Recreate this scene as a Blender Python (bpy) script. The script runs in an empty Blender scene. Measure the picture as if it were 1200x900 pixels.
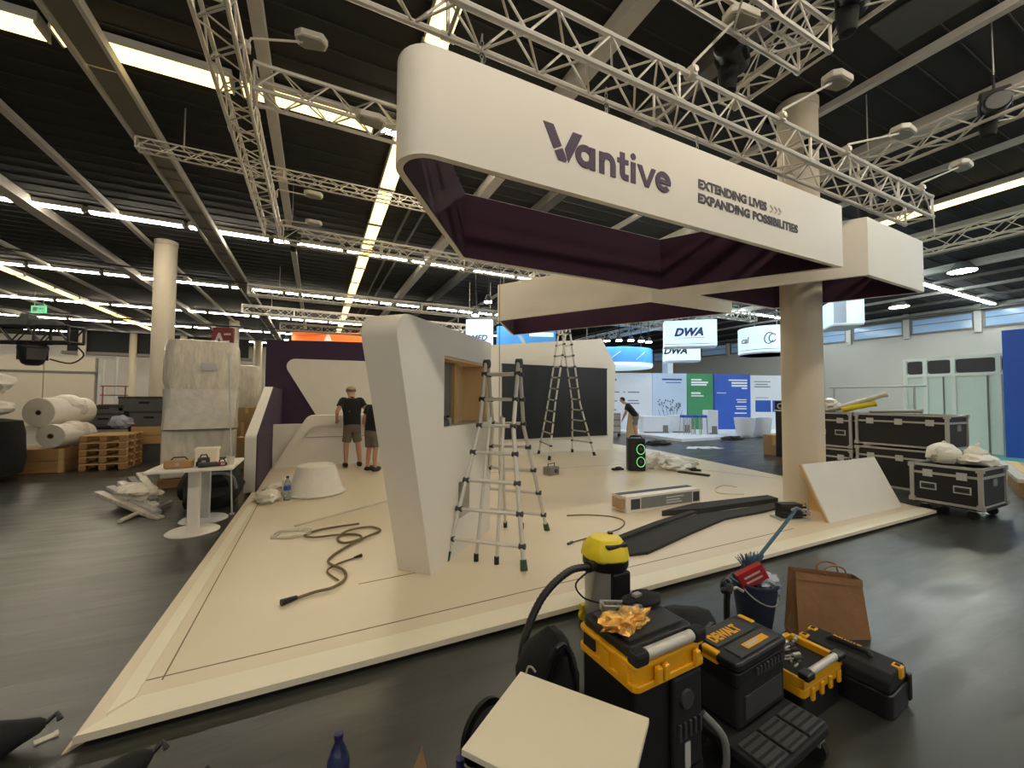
import bpy, bmesh, math, random
from mathutils import Vector, Matrix, noise
PI = math.pi
S = bpy.context.scene
COL = S.collection

# ---------------------------------------------------------------- camera, world, exposure
cd = bpy.data.cameras.new('camera'); cam = bpy.data.objects.new('camera', cd); COL.objects.link(cam)
cd.sensor_width = 36.0; cd.lens = 472.0 / 1200.0 * 36.0; cd.clip_start = 0.05; cd.clip_end = 300
yaw, pitch, roll = [math.radians(a) for a in (25.9, 2.1, 0.36)]
fw = Vector((math.sin(yaw) * math.cos(pitch), math.cos(yaw) * math.cos(pitch), math.sin(pitch)))
r0 = Vector((math.cos(yaw), -math.sin(yaw), 0)); u0 = r0.cross(fw)
rt = r0 * math.cos(roll) + u0 * math.sin(roll); up = u0 * math.cos(roll) - r0 * math.sin(roll)
cam.matrix_world = Matrix(((rt.x, up.x, -fw.x, 0), (rt.y, up.y, -fw.y, 0), (rt.z, up.z, -fw.z, 1.6), (0, 0, 0, 1)))
S.camera = cam
W = bpy.data.worlds.new('world'); S.world = W; W.use_nodes = True
W.node_tree.nodes['Background'].inputs[0].default_value = (1.0, 0.97, 0.92, 1)
W.node_tree.nodes['Background'].inputs[1].default_value = 0.6
S.view_settings.view_transform = 'Standard'; S.view_settings.look = 'None'
S.view_settings.gamma = 1; S.view_settings.use_curve_mapping = False
S.view_settings.exposure = 0.0
S.cycles.use_denoising = True
S.cycles.max_bounces = 6; S.cycles.sample_clamp_indirect = 14.0
TUBE = 45.0          # strength of the fluorescent diffusers

# ---------------------------------------------------------------- helpers
def lin(c):
    return tuple((v / 12.92 if v <= 0.04045 else ((v + 0.055) / 1.055) ** 2.4) for v in c)
MATS = {}
def M(name, rgb=None, rough=0.6, metal=0.0, var=0.06, scale=6.0, bump=0.0, bscale=40.0, emit=None, es=0.0, spec=0.5, stretch=None, trans=0.0, alpha=1.0):
    if rgb is None: return MATS[name]
    c = lin([v / 255.0 for v in rgb])
    m = bpy.data.materials.new(name); m.use_nodes = True
    nt = m.node_tree; b = nt.nodes['Principled BSDF']
    b.inputs['Roughness'].default_value = rough; b.inputs['Metallic'].default_value = metal
    b.inputs['Specular IOR Level'].default_value = spec
    if trans: b.inputs['Transmission Weight'].default_value = trans
    if alpha < 1: b.inputs['Alpha'].default_value = alpha
    tc = nt.nodes.new('ShaderNodeTexCoord'); src = tc.outputs['Object']
    if stretch:
        mp = nt.nodes.new('ShaderNodeMapping'); mp.inputs['Scale'].default_value = stretch
        nt.links.new(src, mp.inputs['Vector']); src = mp.outputs[0]
    if var > 0:
        n = nt.nodes.new('ShaderNodeTexNoise'); n.inputs['Scale'].default_value = scale; n.inputs['Detail'].default_value = 3
        nt.links.new(src, n.inputs['Vector'])
        r = nt.nodes.new('ShaderNodeMapRange'); r.inputs['To Min'].default_value = 1 - var * 1.6; r.inputs['To Max'].default_value = 1 + var * 1.6
        nt.links.new(n.outputs['Fac'], r.inputs['Value'])
        mx = nt.nodes.new('ShaderNodeVectorMath'); mx.operation = 'SCALE'; mx.inputs[0].default_value = c
        nt.links.new(r.outputs[0], mx.inputs['Scale']); nt.links.new(mx.outputs[0], b.inputs['Base Color'])
    else:
        b.inputs['Base Color'].default_value = (*c, 1)
    if bump > 0:
        n2 = nt.nodes.new('ShaderNodeTexNoise'); n2.inputs['Scale'].default_value = bscale; n2.inputs['Detail'].default_value = 4
        nt.links.new(src, n2.inputs['Vector'])
        bp = nt.nodes.new('ShaderNodeBump'); bp.inputs['Strength'].default_value = bump; bp.inputs['Distance'].default_value = 0.02
        nt.links.new(n2.outputs['Fac'], bp.inputs['Height']); nt.links.new(bp.outputs[0], b.inputs['Normal'])
    if emit:
        b.inputs['Emission Color'].default_value = (*lin([v / 255.0 for v in emit]), 1); b.inputs['Emission Strength'].default_value = es
    MATS[name] = m
    return m

class MB:
    def __init__(s): s.v = []; s.f = []; s.mi = []; s.cur = 0
    def add(s, vs, fs):
        o = len(s.v); s.v += [tuple(v) for v in vs]; s.f += [tuple(i + o for i in f) for f in fs]; s.mi += [s.cur] * len(fs); return s
    def box(s, c, d, rz=0.0, rot=None):
        R = rot if rot is not None else Matrix.Rotation(rz, 3, 'Z')
        hx, hy, hz = d[0] / 2, d[1] / 2, d[2] / 2; c = Vector(c)
        vs = [c + R @ Vector((x * hx, y * hy, z * hz)) for z in (-1, 1) for y in (-1, 1) for x in (-1, 1)]
        return s.add(vs, [(0, 2, 3, 1), (4, 5, 7, 6), (0, 1, 5, 4), (2, 6, 7, 3), (0, 4, 6, 2), (1, 3, 7, 5)])
    def b2(s, lo, hi):
        return s.box([(a + b) / 2 for a, b in zip(lo, hi)], [b - a for a, b in zip(lo, hi)])
    def cyl(s, p0, p1, r, r2=None, n=10, caps=True):
        p0 = Vector(p0); p1 = Vector(p1); r2 = r if r2 is None else r2
        d = (p1 - p0).normalized(); a = d.orthogonal().normalized(); b = d.cross(a)
        vs = [p0 + (a * math.cos(2 * PI * i / n) + b * math.sin(2 * PI * i / n)) * r for i in range(n)]
        vs += [p1 + (a * math.cos(2 * PI * i / n) + b * math.sin(2 * PI * i / n)) * r2 for i in range(n)]
        fs = [(i, (i + 1) % n, n + (i + 1) % n, n + i) for i in range(n)]
        if caps: fs += [tuple(range(n))[::-1], tuple(range(n, 2 * n))]
        return s.add(vs, fs)
    def tube(s, pts, r, n=8, smooth=0):
        pts = [Vector(p) for p in pts]
        if smooth:
            P = []
            for i in range(len(pts) - 1):
                a = pts[max(i - 1, 0)]; b = pts[i]; c = pts[i + 1]; d = pts[min(i + 2, len(pts) - 1)]
                for k in range(smooth):
                    t = k / smooth
                    P.append(0.5 * (2 * b + (c - a) * t + (2 * a - 5 * b + 4 * c - d) * t * t + (3 * b - a - 3 * c + d) * t ** 3))
            P.append(pts[-1]); pts = P
        o = len(s.v); m = len(pts); vs = []; prev = None
        for i, p in enumerate(pts):
            d = (pts[min(i + 1, m - 1)] - pts[max(i - 1, 0)]).normalized()
            a = d.orthogonal().normalized() if prev is None else (prev - d * prev.dot(d)).normalized()
            prev = a; b = d.cross(a); rr = r(i / (m - 1)) if callable(r) else r
            vs += [p + (a * math.cos(2 * PI * k / n) + b * math.sin(2 * PI * k / n)) * rr for k in range(n)]
        fs = [(i * n + k, i * n + (k + 1) % n, (i + 1) * n + (k + 1) % n, (i + 1) * n + k) for i in range(m - 1) for k in range(n)]
        fs += [tuple(range(n))[::-1], tuple(range((m - 1) * n, m * n))]
        return s.add(vs, fs)
    def lathe(s, prof, c=(0, 0, 0), n=24, wob=None):
        c = Vector(c); m = len(prof); vs = []
        for j, (r, z) in enumerate(prof):
            for k in range(n):
                a = 2 * PI * k / n; q = r * (wob(a, z) if wob else 1)
                vs.append(c + Vector((q * math.cos(a), q * math.sin(a), z)))
        fs = [(j * n + k, j * n + (k + 1) % n, (j + 1) * n + (k + 1) % n, (j + 1) * n + k) for j in range(m - 1) for k in range(n)]
        fs += [tuple(range(n))[::-1], tuple(range((m - 1) * n, m * n))]
        return s.add(vs, fs)
    def prism(s, poly, d0, d1, fn=None):
        """poly = 2-D outline, extruded from d0 to d1; fn maps (a, b, d) to a point"""
        fn = fn or (lambda a, b, d: (a, b, d)); n = len(poly)
        vs = [fn(a, b, d0) for a, b in poly] + [fn(a, b, d1) for a, b in poly]
        fs = [tuple(range(n))[::-1], tuple(range(n, 2 * n))] + [(i, (i + 1) % n, n + (i + 1) % n, n + i) for i in range(n)]
        return s.add(vs, fs)
    def blob(s, c, rad, seed=0, amp=0.25, freq=2.0, sub=3, flat=None):
        bm = bmesh.new(); bmesh.ops.create_icosphere(bm, subdivisions=sub, radius=1.0)
        bm.verts.ensure_lookup_table(); vs = []
        off = Vector((seed * 7.3, seed * 3.1, seed * 1.7))
        for v in bm.verts:
            q = v.co.copy(); k = 1 + amp * noise.noise(q * freq + off) + amp * 0.5 * noise.noise(q * freq * 2.7 + off)
            p = Vector((q.x * rad[0] * k, q.y * rad[1] * k, q.z * rad[2] * k)) + Vector(c)
            if flat is not None and p.z < flat: p.z = flat
            vs.append(p)
        fs = [tuple(v.index for v in f.verts) for f in bm.faces]; bm.free()
        return s.add(vs, fs)
    def loft(s, rings, n=20):
        vs = []
        for c, nrm, rx, ry in rings:
            c = Vector(c); nrm = Vector(nrm).normalized(); X_ = Vector((1, 0, 0)); Y_ = nrm.cross(X_).normalized()
            vs += [c + X_ * (rx * math.cos(2 * PI * k / n)) + Y_ * (ry * math.sin(2 * PI * k / n)) for k in range(n)]
        m = len(rings)
        fs = [(i * n + k, i * n + (k + 1) % n, (i + 1) * n + (k + 1) % n, (i + 1) * n + k) for i in range(m - 1) for k in range(n)]
        fs += [tuple(range(n))[::-1], tuple(range((m - 1) * n, m * n))]
        return s.add(vs, fs)
    def mesh(s, name):
        me = bpy.data.meshes.new(name); me.from_pydata(s.v, [], s.f); me.update()
        bm = bmesh.new(); bm.from_mesh(me); bmesh.ops.recalc_face_normals(bm, faces=bm.faces); bm.to_mesh(me); bm.free()
        me.polygons.foreach_set('material_index', s.mi)
        return me

def smooth_mesh(me, ang=35):
    me.polygons.foreach_set('use_smooth', [True] * len(me.polygons))
    try: me.set_sharp_from_angle(angle=math.radians(ang))
    except Exception: pass
def part(name, mb, mat, parent=None, bevel=0.0, smooth=False, label=None, kind=None):
    me = mb.mesh(name) if isinstance(mb, MB) else mb
    for m in (mat if isinstance(mat, (list, tuple)) else [mat]): me.materials.append(M(m) if isinstance(m, str) else m)
    if smooth: smooth_mesh(me)
    o = bpy.data.objects.new(name, me); COL.objects.link(o)
    if parent is not None: o.parent = parent
    if bevel:
        b = o.modifiers.new('bevel', 'BEVEL'); b.width = bevel; b.segments = 2; b.limit_method = 'ANGLE'; b.angle_limit = math.radians(40)
    if label: o['label'] = label
    if kind: o['kind'] = kind
    return o
def thing(name, label, cat, loc=(0, 0, 0), rz=0.0, group=None):
    o = bpy.data.objects.new(name, None); COL.objects.link(o); o.empty_display_size = 0.2
    o.location = loc; o.rotation_euler = (0, 0, rz); o['label'] = label; o['category'] = cat
    if group: o['group'] = group
    return o
def tag(o, label, cat, group=None):
    o['label'] = label; o['category'] = cat
    if group: o['group'] = group
    return o
def struct(name, mb, mat, **k):
    return part(name, mb, mat, kind='structure', **k)
def inst(name, me, parent, mat4, kind=None):
    o = bpy.data.objects.new(name, me); COL.objects.link(o); o.parent = parent; o.matrix_local = mat4
    return o
def dup(root, label=None, loc=None, rz=None, group=None):
    r = root.copy(); COL.objects.link(r)
    if loc is not None: r.location = loc
    if rz is not None: r.rotation_euler = (0, 0, rz)
    if label: r['label'] = label
    if group: r['group'] = group
    for ch in list(root.children):
        c = ch.copy(); COL.objects.link(c); c.parent = r
        for g in ch.children:
            d = g.copy(); COL.objects.link(d); d.parent = c
    return r
def stick_matrix(p0, p1, r):
    p0 = Vector(p0); p1 = Vector(p1); d = p1 - p0; L = d.length
    return Matrix.Translation(p0) @ d.to_track_quat('Z', 'Y').to_matrix().to_4x4() @ Matrix.Diagonal((r, r, L, 1))
def text_mesh(body, size, bold=0.0, shear=0.0, ext=0.002, align='LEFT', space=1.0):
    cu = bpy.data.curves.new('txt', 'FONT'); cu.body = body; cu.size = size; cu.offset = bold; cu.shear = shear
    cu.extrude = ext; cu.align_x = align; cu.resolution_u = 3; cu.space_character = space
    o = bpy.data.objects.new('txt', cu); COL.objects.link(o)
    dg = bpy.context.evaluated_depsgraph_get(); dg.update()
    me = bpy.data.meshes.new_from_object(o.evaluated_get(dg)); me.materials.clear()
    bpy.data.objects.remove(o); bpy.data.curves.remove(cu)
    return me
UPRIGHT = Matrix.Rotation(PI / 2, 4, 'X')        # text plane stands up, reads from -Y
def text(name, body, size, mat, parent, loc, rz=0.0, bold=0.0, shear=0.0, ext=0.002, align='LEFT', space=1.0, flat=False, width=None):
    me = text_mesh(body, size, bold, shear, ext, align, space)
    o = part(name, me, mat, parent)
    sx = 1.0
    if width:
        xs = [v.co.x for v in me.vertices]; sx = width / (max(xs) - min(xs))
    o.matrix_local = Matrix.Translation(loc) @ Matrix.Rotation(rz, 4, 'Z') @ (Matrix.Identity(4) if flat else UPRIGHT) @ Matrix.Diagonal((sx, 1, 1, 1))
    return o
def rounded(poly, radii, seg=8):
    out = []; n = len(poly)
    for i, p in enumerate(poly):
        r = radii[i] if isinstance(radii, (list, tuple)) else radii
        p = Vector(p); a = Vector(poly[i - 1]) - p; b = Vector(poly[(i + 1) % n]) - p
        if r <= 0: out.append(tuple(p)); continue
        a.normalize(); b.normalize(); ang = math.acos(max(-1, min(1, a.dot(b)))); t = r / math.tan(ang / 2)
        ctr = p + (a + b).normalized() * (r / math.sin(ang / 2)); s0 = p + a * t - ctr; s1 = p + b * t - ctr
        th = s0.angle_signed(s1) if False else math.atan2(s0.x * s1.y - s0.y * s1.x, s0.dot(s1))
        for k in range(seg + 1):
            q = th * k / seg; out.append((ctr.x + s0.x * math.cos(q) - s0.y * math.sin(q), ctr.y + s0.x * math.sin(q) + s0.y * math.cos(q)))
    return out
def inset(poly, t):
    n = len(poly); area = sum(poly[i][0] * poly[(i + 1) % n][1] - poly[(i + 1) % n][0] * poly[i][1] for i in range(n)); sg = 1 if area > 0 else -1
    out = []
    for i in range(n):
        p = Vector(poly[i]); e0 = (p - Vector(poly[i - 1])).normalized(); e1 = (Vector(poly[(i + 1) % n]) - p).normalized()
        n0 = Vector((-e0.y, e0.x)) * sg; n1 = Vector((-e1.y, e1.x)) * sg; m = n0 + n1
        m = m / max(0.25, 1 + n0.dot(n1)); out.append((p.x + m.x * t, p.y + m.y * t))
    return out

# ---------------------------------------------------------------- materials
M('stand_white', (226, 219, 206), 0.42, var=0.015, scale=2)
M('stand_panel', (226, 220, 207), 0.5, var=0.03, scale=3)
M('stand_floor', (220, 204, 176), 0.33, var=0.035, scale=1.3)
M('ramp_white', (232, 222, 196), 0.38, var=0.02)
M('purple', (56, 32, 60), 0.75, var=0.08, scale=3)
M('purple_fabric', (56, 27, 48), 0.9, var=0.16, scale=3, stretch=(0.6, 0.6, 3), bump=0.15, bscale=3)
M('logo', (60, 34, 66), 0.5, var=0)
M('logo_dark', (45, 36, 44), 0.5, var=0)
M('logo_grey', (182, 172, 156), 0.5, var=0)
M('alu', (206, 201, 190), 0.42, 0.4, var=0.06, scale=9)
M('alu_dull', (190, 186, 176), 0.5, 0.3, var=0.08, scale=6)
M('black_plastic', (21, 21, 22), 0.42, var=0.12, scale=8)
M('black_matte', (20, 20, 21), 0.75, var=0.12, scale=6)
M('black_fabric', (24, 23, 23), 0.9, var=0.2, scale=5, bump=0.4, bscale=14)
M('dark_grey', (58, 58, 58), 0.6, var=0.1)
M('mid_grey', (120, 120, 117), 0.6, var=0.08)
M('light_grey', (190, 190, 186), 0.5, var=0.05)
M('yellow', (236, 172, 22), 0.4, var=0.05)
M('vac_yellow', (232, 208, 28), 0.35, var=0.04)
M('ceiling_dark', (42, 42, 41), 0.9, var=0.22, scale=1.2, stretch=(0.35, 4, 1))
M('ceiling_seam', (52, 51, 48), 0.8, var=0.1)
M('beam', (206, 201, 190), 0.6, var=0.06)
M('beam_dark', (112, 108, 100), 0.6, var=0.1)
M('tray', (122, 116, 104), 0.5, 0.3, var=0.1, scale=2)
M('wall_paint', (200, 195, 186), 0.8, var=0.04, scale=0.6)
M('wall_cream', (196, 186, 168), 0.75, var=0.04, scale=0.8)
M('column', (206, 194, 172), 0.7, var=0.03, scale=2)
M('tube_warm', (255, 244, 220), 0.5, var=0, emit=(255, 243, 220), es=TUBE)
M('tube_yellow', (255, 236, 170), 0.5, var=0, emit=(255, 224, 150), es=3.0)
M('tube_cool', (240, 255, 255), 0.5, var=0, emit=(232, 250, 255), es=TUBE)
M('spot_glow', (250, 255, 255), 0.5, var=0, emit=(235, 250, 255), es=TUBE)
M('flood_glow', (250, 255, 250), 0.5, var=0, emit=(250, 250, 228), es=TUBE * 2.6)
M('wood', (176, 134, 84), 0.65, var=0.14, scale=3, stretch=(1, 8, 8))
M('wood_pale', (206, 170, 112), 0.6, var=0.1, scale=3, stretch=(1, 7, 7))
M('plywood', (226, 196, 148), 0.6, var=0.08, scale=2, stretch=(6, 1, 1))
M('pallet_wood', (150, 116, 72), 0.8, var=0.2, scale=5)
M('cardboard', (168, 138, 104), 0.85, var=0.08)
M('kraft', (150, 110, 72), 0.8, var=0.1, scale=5, bump=0.3, bscale=12)
M('film', (214, 205, 186), 0.25, var=0.2, scale=5, bump=0.9, bscale=9, stretch=(2.2, 2.2, 0.7))
M('film_clear', (218, 211, 196), 0.2, var=0.16, scale=6, bump=0.6, bscale=12)
M('bag_white', (226, 220, 204), 0.5, var=0.06, bump=0.5, bscale=10)
M('ceiling_hatch', (84, 86, 84), 0.7, var=0.08)
M('foam_white', (224, 218, 204), 0.55, var=0.05, bump=0.2, bscale=18)
M('crate_grey', (92, 94, 94), 0.6, var=0.08)
M('screen', (30, 31, 31), 0.35, var=0.04)
M('rubber', (28, 30, 27), 0.8, var=0.08)
M('green_foot', (52, 74, 48), 0.7, var=0.08)
M('rope', (120, 104, 74), 0.8, var=0.08)
M('cord_white', (214, 206, 188), 0.6, var=0.05)
M('skin', (188, 140, 112), 0.55, var=0.04)
M('hair_grey', (120, 104, 88), 0.9, var=0.1)
M('hair_dark', (30, 26, 24), 0.9, var=0.1)
M('shirt_black', (22, 22, 24), 0.9, var=0.15, scale=9, bump=0.3, bscale=9)
M('shorts', (104, 94, 80), 0.9, var=0.12, scale=9, bump=0.3, bscale=12)
M('shorts_grey', (122, 120, 116), 0.9, var=0.12, scale=9)
M('shoe', (36, 30, 26), 0.7, var=0.1)
M('red', (172, 34, 34), 0.45, var=0.08)
M('dark_red', (120, 36, 40), 0.6, var=0.08)
M('bin_blue', (44, 52, 74), 0.5, var=0.08)
M('broom_blue', (70, 96, 116), 0.5, var=0.06)
M('bristle', (86, 120, 140), 0.9, var=0.2, scale=30)
M('plastic_bag', (170, 176, 190), 0.25, var=0.15, scale=9, bump=0.6, bscale=20)
M('bottle_blue', (80, 96, 150), 0.1, var=0.05, trans=0.75)
M('bottle_clear', (216, 224, 228), 0.08, var=0.03, trans=0.85)
M('cap_blue', (34, 34, 84), 0.4, var=0.03)
M('copper', (244, 190, 104), 0.22, 0.75, var=0.3, scale=60, bump=0.8, bscale=60)
M('steel', (178, 176, 170), 0.38, 0.5, var=0.05)
M('case_black', (22, 21, 22), 0.6, var=0.12, scale=3)
M('blue_print', (38, 84, 178), 0.5, var=0.05, scale=0.8)
M('deep_blue', (44, 92, 190), 0.45, var=0.12, scale=0.6)
M('green_print', (66, 146, 98), 0.5, var=0.1, scale=0.8)
M('pale_blue', (196, 214, 236), 0.5, var=0.06, scale=0.7)
M('print_white', (222, 226, 236), 0.5, var=0.02)
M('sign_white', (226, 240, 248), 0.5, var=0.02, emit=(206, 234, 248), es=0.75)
M('sign_blue', (84, 160, 232), 0.5, var=0.12, scale=0.7, emit=(70, 150, 230), es=0.35)
M('sign_orange', (236, 112, 40), 0.5, var=0.03, emit=(236, 104, 30), es=0.4)
M('ink_blue', (46, 84, 150), 0.5, var=0)
M('ink_grey', (110, 118, 140), 0.5, var=0)
M('ink_white', (244, 246, 250), 0.5, var=0)
M('exit_green', (60, 170, 110), 0.5, var=0, emit=(120, 220, 160), es=0.8)
M('teal_floor', (96, 168, 158), 0.5, var=0.05)
M('window_glass', (150, 176, 205), 0.15, var=0.1, scale=0.6, emit=(150, 185, 225), es=0.14)
M('frame_white', (226, 232, 224), 0.4, var=0.02)
M('infill', (214, 228, 218), 0.45, var=0.02)
M('carpet', (48, 47, 46), 0.95, var=0.1, scale=20, bump=0.3, bscale=60)
M('seam', (120, 104, 80), 0.7, var=0)
M('lamp_head', (206, 200, 186), 0.4, var=0.03)
M('lamp_glass', (150, 146, 134), 0.25, var=0.05)
M('green_ring', (96, 214, 120), 0.5, var=0, emit=(150, 240, 150), es=0.7)
# ---------------------------------------------------------------- hall shell
def floor_material():
    m = bpy.data.materials.new('polished_concrete'); m.use_nodes = True; nt = m.node_tree; b = nt.nodes['Principled BSDF']
    tc = nt.nodes.new('ShaderNodeTexCoord')
    n1 = nt.nodes.new('ShaderNodeTexNoise'); n1.inputs['Scale'].default_value = 0.5; n1.inputs['Detail'].default_value = 3; n1.inputs['Roughness'].default_value = 0.5
    nt.links.new(tc.outputs['Object'], n1.inputs['Vector'])
    cr = nt.nodes.new('ShaderNodeValToRGB'); cr.color_ramp.elements[0].position = 0.3; cr.color_ramp.elements[1].position = 0.72
    cr.color_ramp.elements[0].color = (*lin((0.155, 0.157, 0.14)), 1); cr.color_ramp.elements[1].color = (*lin((0.21, 0.212, 0.19)), 1)
    nt.links.new(n1.outputs['Fac'], cr.inputs[0]); nt.links.new(cr.outputs[0], b.inputs['Base Color'])
    mp = nt.nodes.new('ShaderNodeMapping'); mp.inputs['Rotation'].default_value = (0, 0, 0.5); mp.inputs['Scale'].default_value = (1.0, 5.0, 1.0)
    nt.links.new(tc.outputs['Object'], mp.inputs['Vector'])
    n2 = nt.nodes.new('ShaderNodeTexNoise'); n2.inputs['Scale'].default_value = 1.3; n2.inputs['Detail'].default_value = 4; n2.inputs['Roughness'].default_value = 0.5; n2.inputs['Distortion'].default_value = 0.4
    nt.links.new(mp.outputs[0], n2.inputs['Vector'])
    mr = nt.nodes.new('ShaderNodeMapRange'); mr.inputs['From Min'].default_value = 0.3; mr.inputs['From Max'].default_value = 0.7; mr.inputs['To Min'].default_value = 0.285; mr.inputs['To Max'].default_value = 0.42
    nt.links.new(n2.outputs['Fac'], mr.inputs['Value']); nt.links.new(mr.outputs[0], b.inputs['Roughness'])
    m2 = nt.nodes.new('ShaderNodeMapRange'); m2.inputs['From Min'].default_value = 0.3; m2.inputs['From Max'].default_value = 0.7; m2.inputs['To Min'].default_value = 0.75; m2.inputs['To Max'].default_value = 1.3
    nt.links.new(n2.outputs['Fac'], m2.inputs['Value'])
    bp = nt.nodes.new('ShaderNodeBump'); bp.inputs['Strength'].default_value = 0.22; bp.inputs['Distance'].default_value = 0.02
    nt.links.new(n2.outputs['Fac'], bp.inputs['Height']); nt.links.new(bp.outputs[0], b.inputs['Normal'])
    vm = nt.nodes.new('ShaderNodeVectorMath'); vm.operation = 'SCALE'; nt.links.new(cr.outputs[0], vm.inputs[0]); nt.links.new(m2.outputs[0], vm.inputs['Scale']); nt.links.new(vm.outputs[0], b.inputs['Base Color'])
    b.inputs['Specular IOR Level'].default_value = 0.7
    MATS['concrete'] = m
floor_material()
XW0, XW1, YW0, YW1, ZC = -30.0, 28.7, -9.0, 44.0, 6.3
struct('floor', MB().b2((XW0, YW0, -0.2), (XW1, YW1, 0)), 'concrete')
ceil = struct('ceiling', MB().b2((XW0, YW0, ZC), (XW1, YW1, ZC + 0.2)), 'ceiling_dark')
seam_me = MB().b2((XW0, -0.008, -0.02), (XW1, 0.008, 0)).mesh('panel_seam'); seam_me.materials.append(M('ceiling_seam'))
for k in range(62):
    inst('panel_seam', seam_me, ceil, Matrix.Translation((0, -3 + 0.42 * k, ZC + 0.001)))
struct('wall_back', MB().b2((XW0, YW1, 0), (XW1, YW1 + 0.3, ZC)), 'wall_paint')
struct('wall_left', MB().b2((XW0 - 0.3, YW0, 0), (XW0, YW1, ZC)), 'wall_paint')
wr = struct('wall_right', MB().b2((XW1, YW0, 0), (XW1 + 0.3, YW1, ZC)), 'wall_paint')
for k, y in enumerate([5.0 + 2.62 * i for i in range(-2, 12)]):        # high strip windows and the piers between them
    w = struct('window_%d' % (k + 1), MB().b2((XW1 - 0.05, y + 0.12, 5.22), (XW1 - 0.02, y + 2.3, 5.9)), 'window_glass')
    fr = MB()
    for a, b in (((y + 0.04, 5.14), (y + 2.38, 5.22)), ((y + 0.04, 5.9), (y + 2.38, 5.98)), ((y + 0.04, 5.22), (y + 0.12, 5.9)), ((y + 2.3, 5.22), (y + 2.38, 5.9))):
        fr.b2((XW1 - 0.09, a[0], a[1]), (XW1 - 0.01, b[0], b[1]))
    fr.b2((XW1 - 0.08, y + 0.12, 5.6), (XW1 - 0.03, y + 2.3, 5.64))
    part('window_frame', fr, 'mid_grey', w)
    part('pier', MB().b2((XW1 - 0.16, y - 0.2, 4.95), (XW1 - 0.005, y + 0.04, ZC)), 'wall_paint', w)
struct('trim_1', MB().b2((XW1 - 0.3, YW0, 6.0), (XW1 - 0.01, YW1, 6.12)), 'beam_dark')

# ceiling beams, rails and trays that run into the depth of the hall
def beam(x, w, y0, y1, mat, zb=6.06, h=0.22):
    return struct('ceiling_beam', MB().b2((x - w / 2, y0, zb), (x + w / 2, y1, zb + h)), mat)
for x, w, m in ((-8.6, 0.16, 'beam'), (-6.25, 0.3, 'beam'), (-4.6, 0.15, 'beam'), (3.25, 0.22, 'beam'), (4.75, 0.24, 'beam_dark'), (7.12, 0.13, 'beam'),
                (9.04, 0.3, 'beam'), (11.0, 0.12, 'beam'), (14.85, 0.12, 'beam'), (17.2, 0.12, 'beam_dark'), (19.4, 0.2, 'beam'), (21.5, 0.12, 'beam_dark'), (23.6, 0.16, 'beam'), (25.9, 0.14, 'beam_dark'), (-12.5, 0.16, 'beam'), (-15.0, 0.2, 'beam')):
    thin = w < 0.17
    beam(x, w * (0.8 if thin else 1), -3 if x > -3 else 2, 43.5, m, 6.14 if thin else 6.06, 0.1 if thin else 0.22)
beam(-0.72, 0.15, -3, 43.5, 'beam', zb=6.02, h=0.14)
# two thin rails and the small vents between the lit row and the next band
for x in (1.95, 2.3): beam(x, 0.05, 6, 30, 'beam_dark', zb=6.16, h=0.06)
tray = thing('cable_tray', 'wide grey metal cable tray hung under the dark ceiling on the left', 'cable tray', (-2.62, 0, 5.86))
for s in (-1, 1): part('side_rail', MB().b2((0.19 * s - 0.025, -3, 0.0), (0.19 * s + 0.025, 43, 0.12)), 'beam', tray)
pan_me = MB().b2((-0.155, 0.015, 0.05), (0.155, 1.485, 0.075)).mesh('tray_panel'); pan_me.materials.append(M('tray'))
rung_me = MB().b2((-0.155, -0.03, 0.03), (0.155, 0.03, 0.06)).mesh('rung'); rung_me.materials.append(M('beam_dark'))
for k in range(24):
    inst('tray_panel', pan_me, tray, Matrix.Translation((0, -2 + 1.5 * k, 0)))
for k in range(28): inst('rung', rung_me, tray, Matrix.Translation((0, 8.6 + 1.0 * k, 0)))
for k in range(12): part('hanger', MB().cyl((0, -2 + 4 * k, 0.07), (0, -2 + 4 * k, 0.43), 0.012, n=6), 'dark_grey', tray)

# ---------------------------------------------------------------- fluorescent fixtures
def fixture_meshes(L, w):
    h = MB().b2((-L / 2, -w / 2, 0.05), (L / 2, w / 2, 0.17)).mesh('housing'); h.materials.append(M('beam'))
    ca = MB().b2((-0.012, -w / 2 - 0.012, 0.0), (0.012, w / 2 + 0.012, 0.055)).mesh('end_cap'); ca.materials.append(M('beam'))
    return h, ca
def diffuser_mesh(L, w, mat):
    d = MB().b2((-L / 2 + 0.026, -w / 2 + 0.012, 0.005), (L / 2 - 0.026, w / 2 - 0.012, 0.05)).mesh('diffuser'); d.materials.append(M(mat)); return d
H1, C1 = fixture_meshes(1.86, 0.15)
DW, DC = [diffuser_mesh(1.86, 0.15, m) for m in ('tube_warm', 'tube_cool')]
H2, C2 = fixture_meshes(1.86, 0.3)
DY = diffuser_mesh(1.86, 0.3, 'tube_yellow')  # wide emissive face also takes in the glow of the lit tray around it
def fixture(x, y, d, label, group, rz=0.0, z=6.1):
    t = thing('ceiling_light', label, 'light', (x, y, z), rz, group)
    inst('housing', H2 if d == DY else H1, t, Matrix.Identity(4)); [inst('end_cap', C2 if d == DY else C1, t, Matrix.Translation((q * 0.917, 0, 0))) for q in (-1, 1)]; inst('diffuser', d, t, Matrix.Identity(4))
rows = [(-6.05, 'unseen row added behind the camera for front fill'), (0.45, 'overhead row nearest the camera'), (6.93, 'first row beyond the front truss'), (13.35, 'second row, crossing above the purple wall'),  # first row is out of view, added to light camera-facing surfaces
        (19.9, 'third row, behind the left round column'), (26.5, 'fourth row, above the bubble wrap rolls'), (32.6, 'fifth row, far down the hall'), (39.0, 'farthest row by the back wall')]
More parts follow.
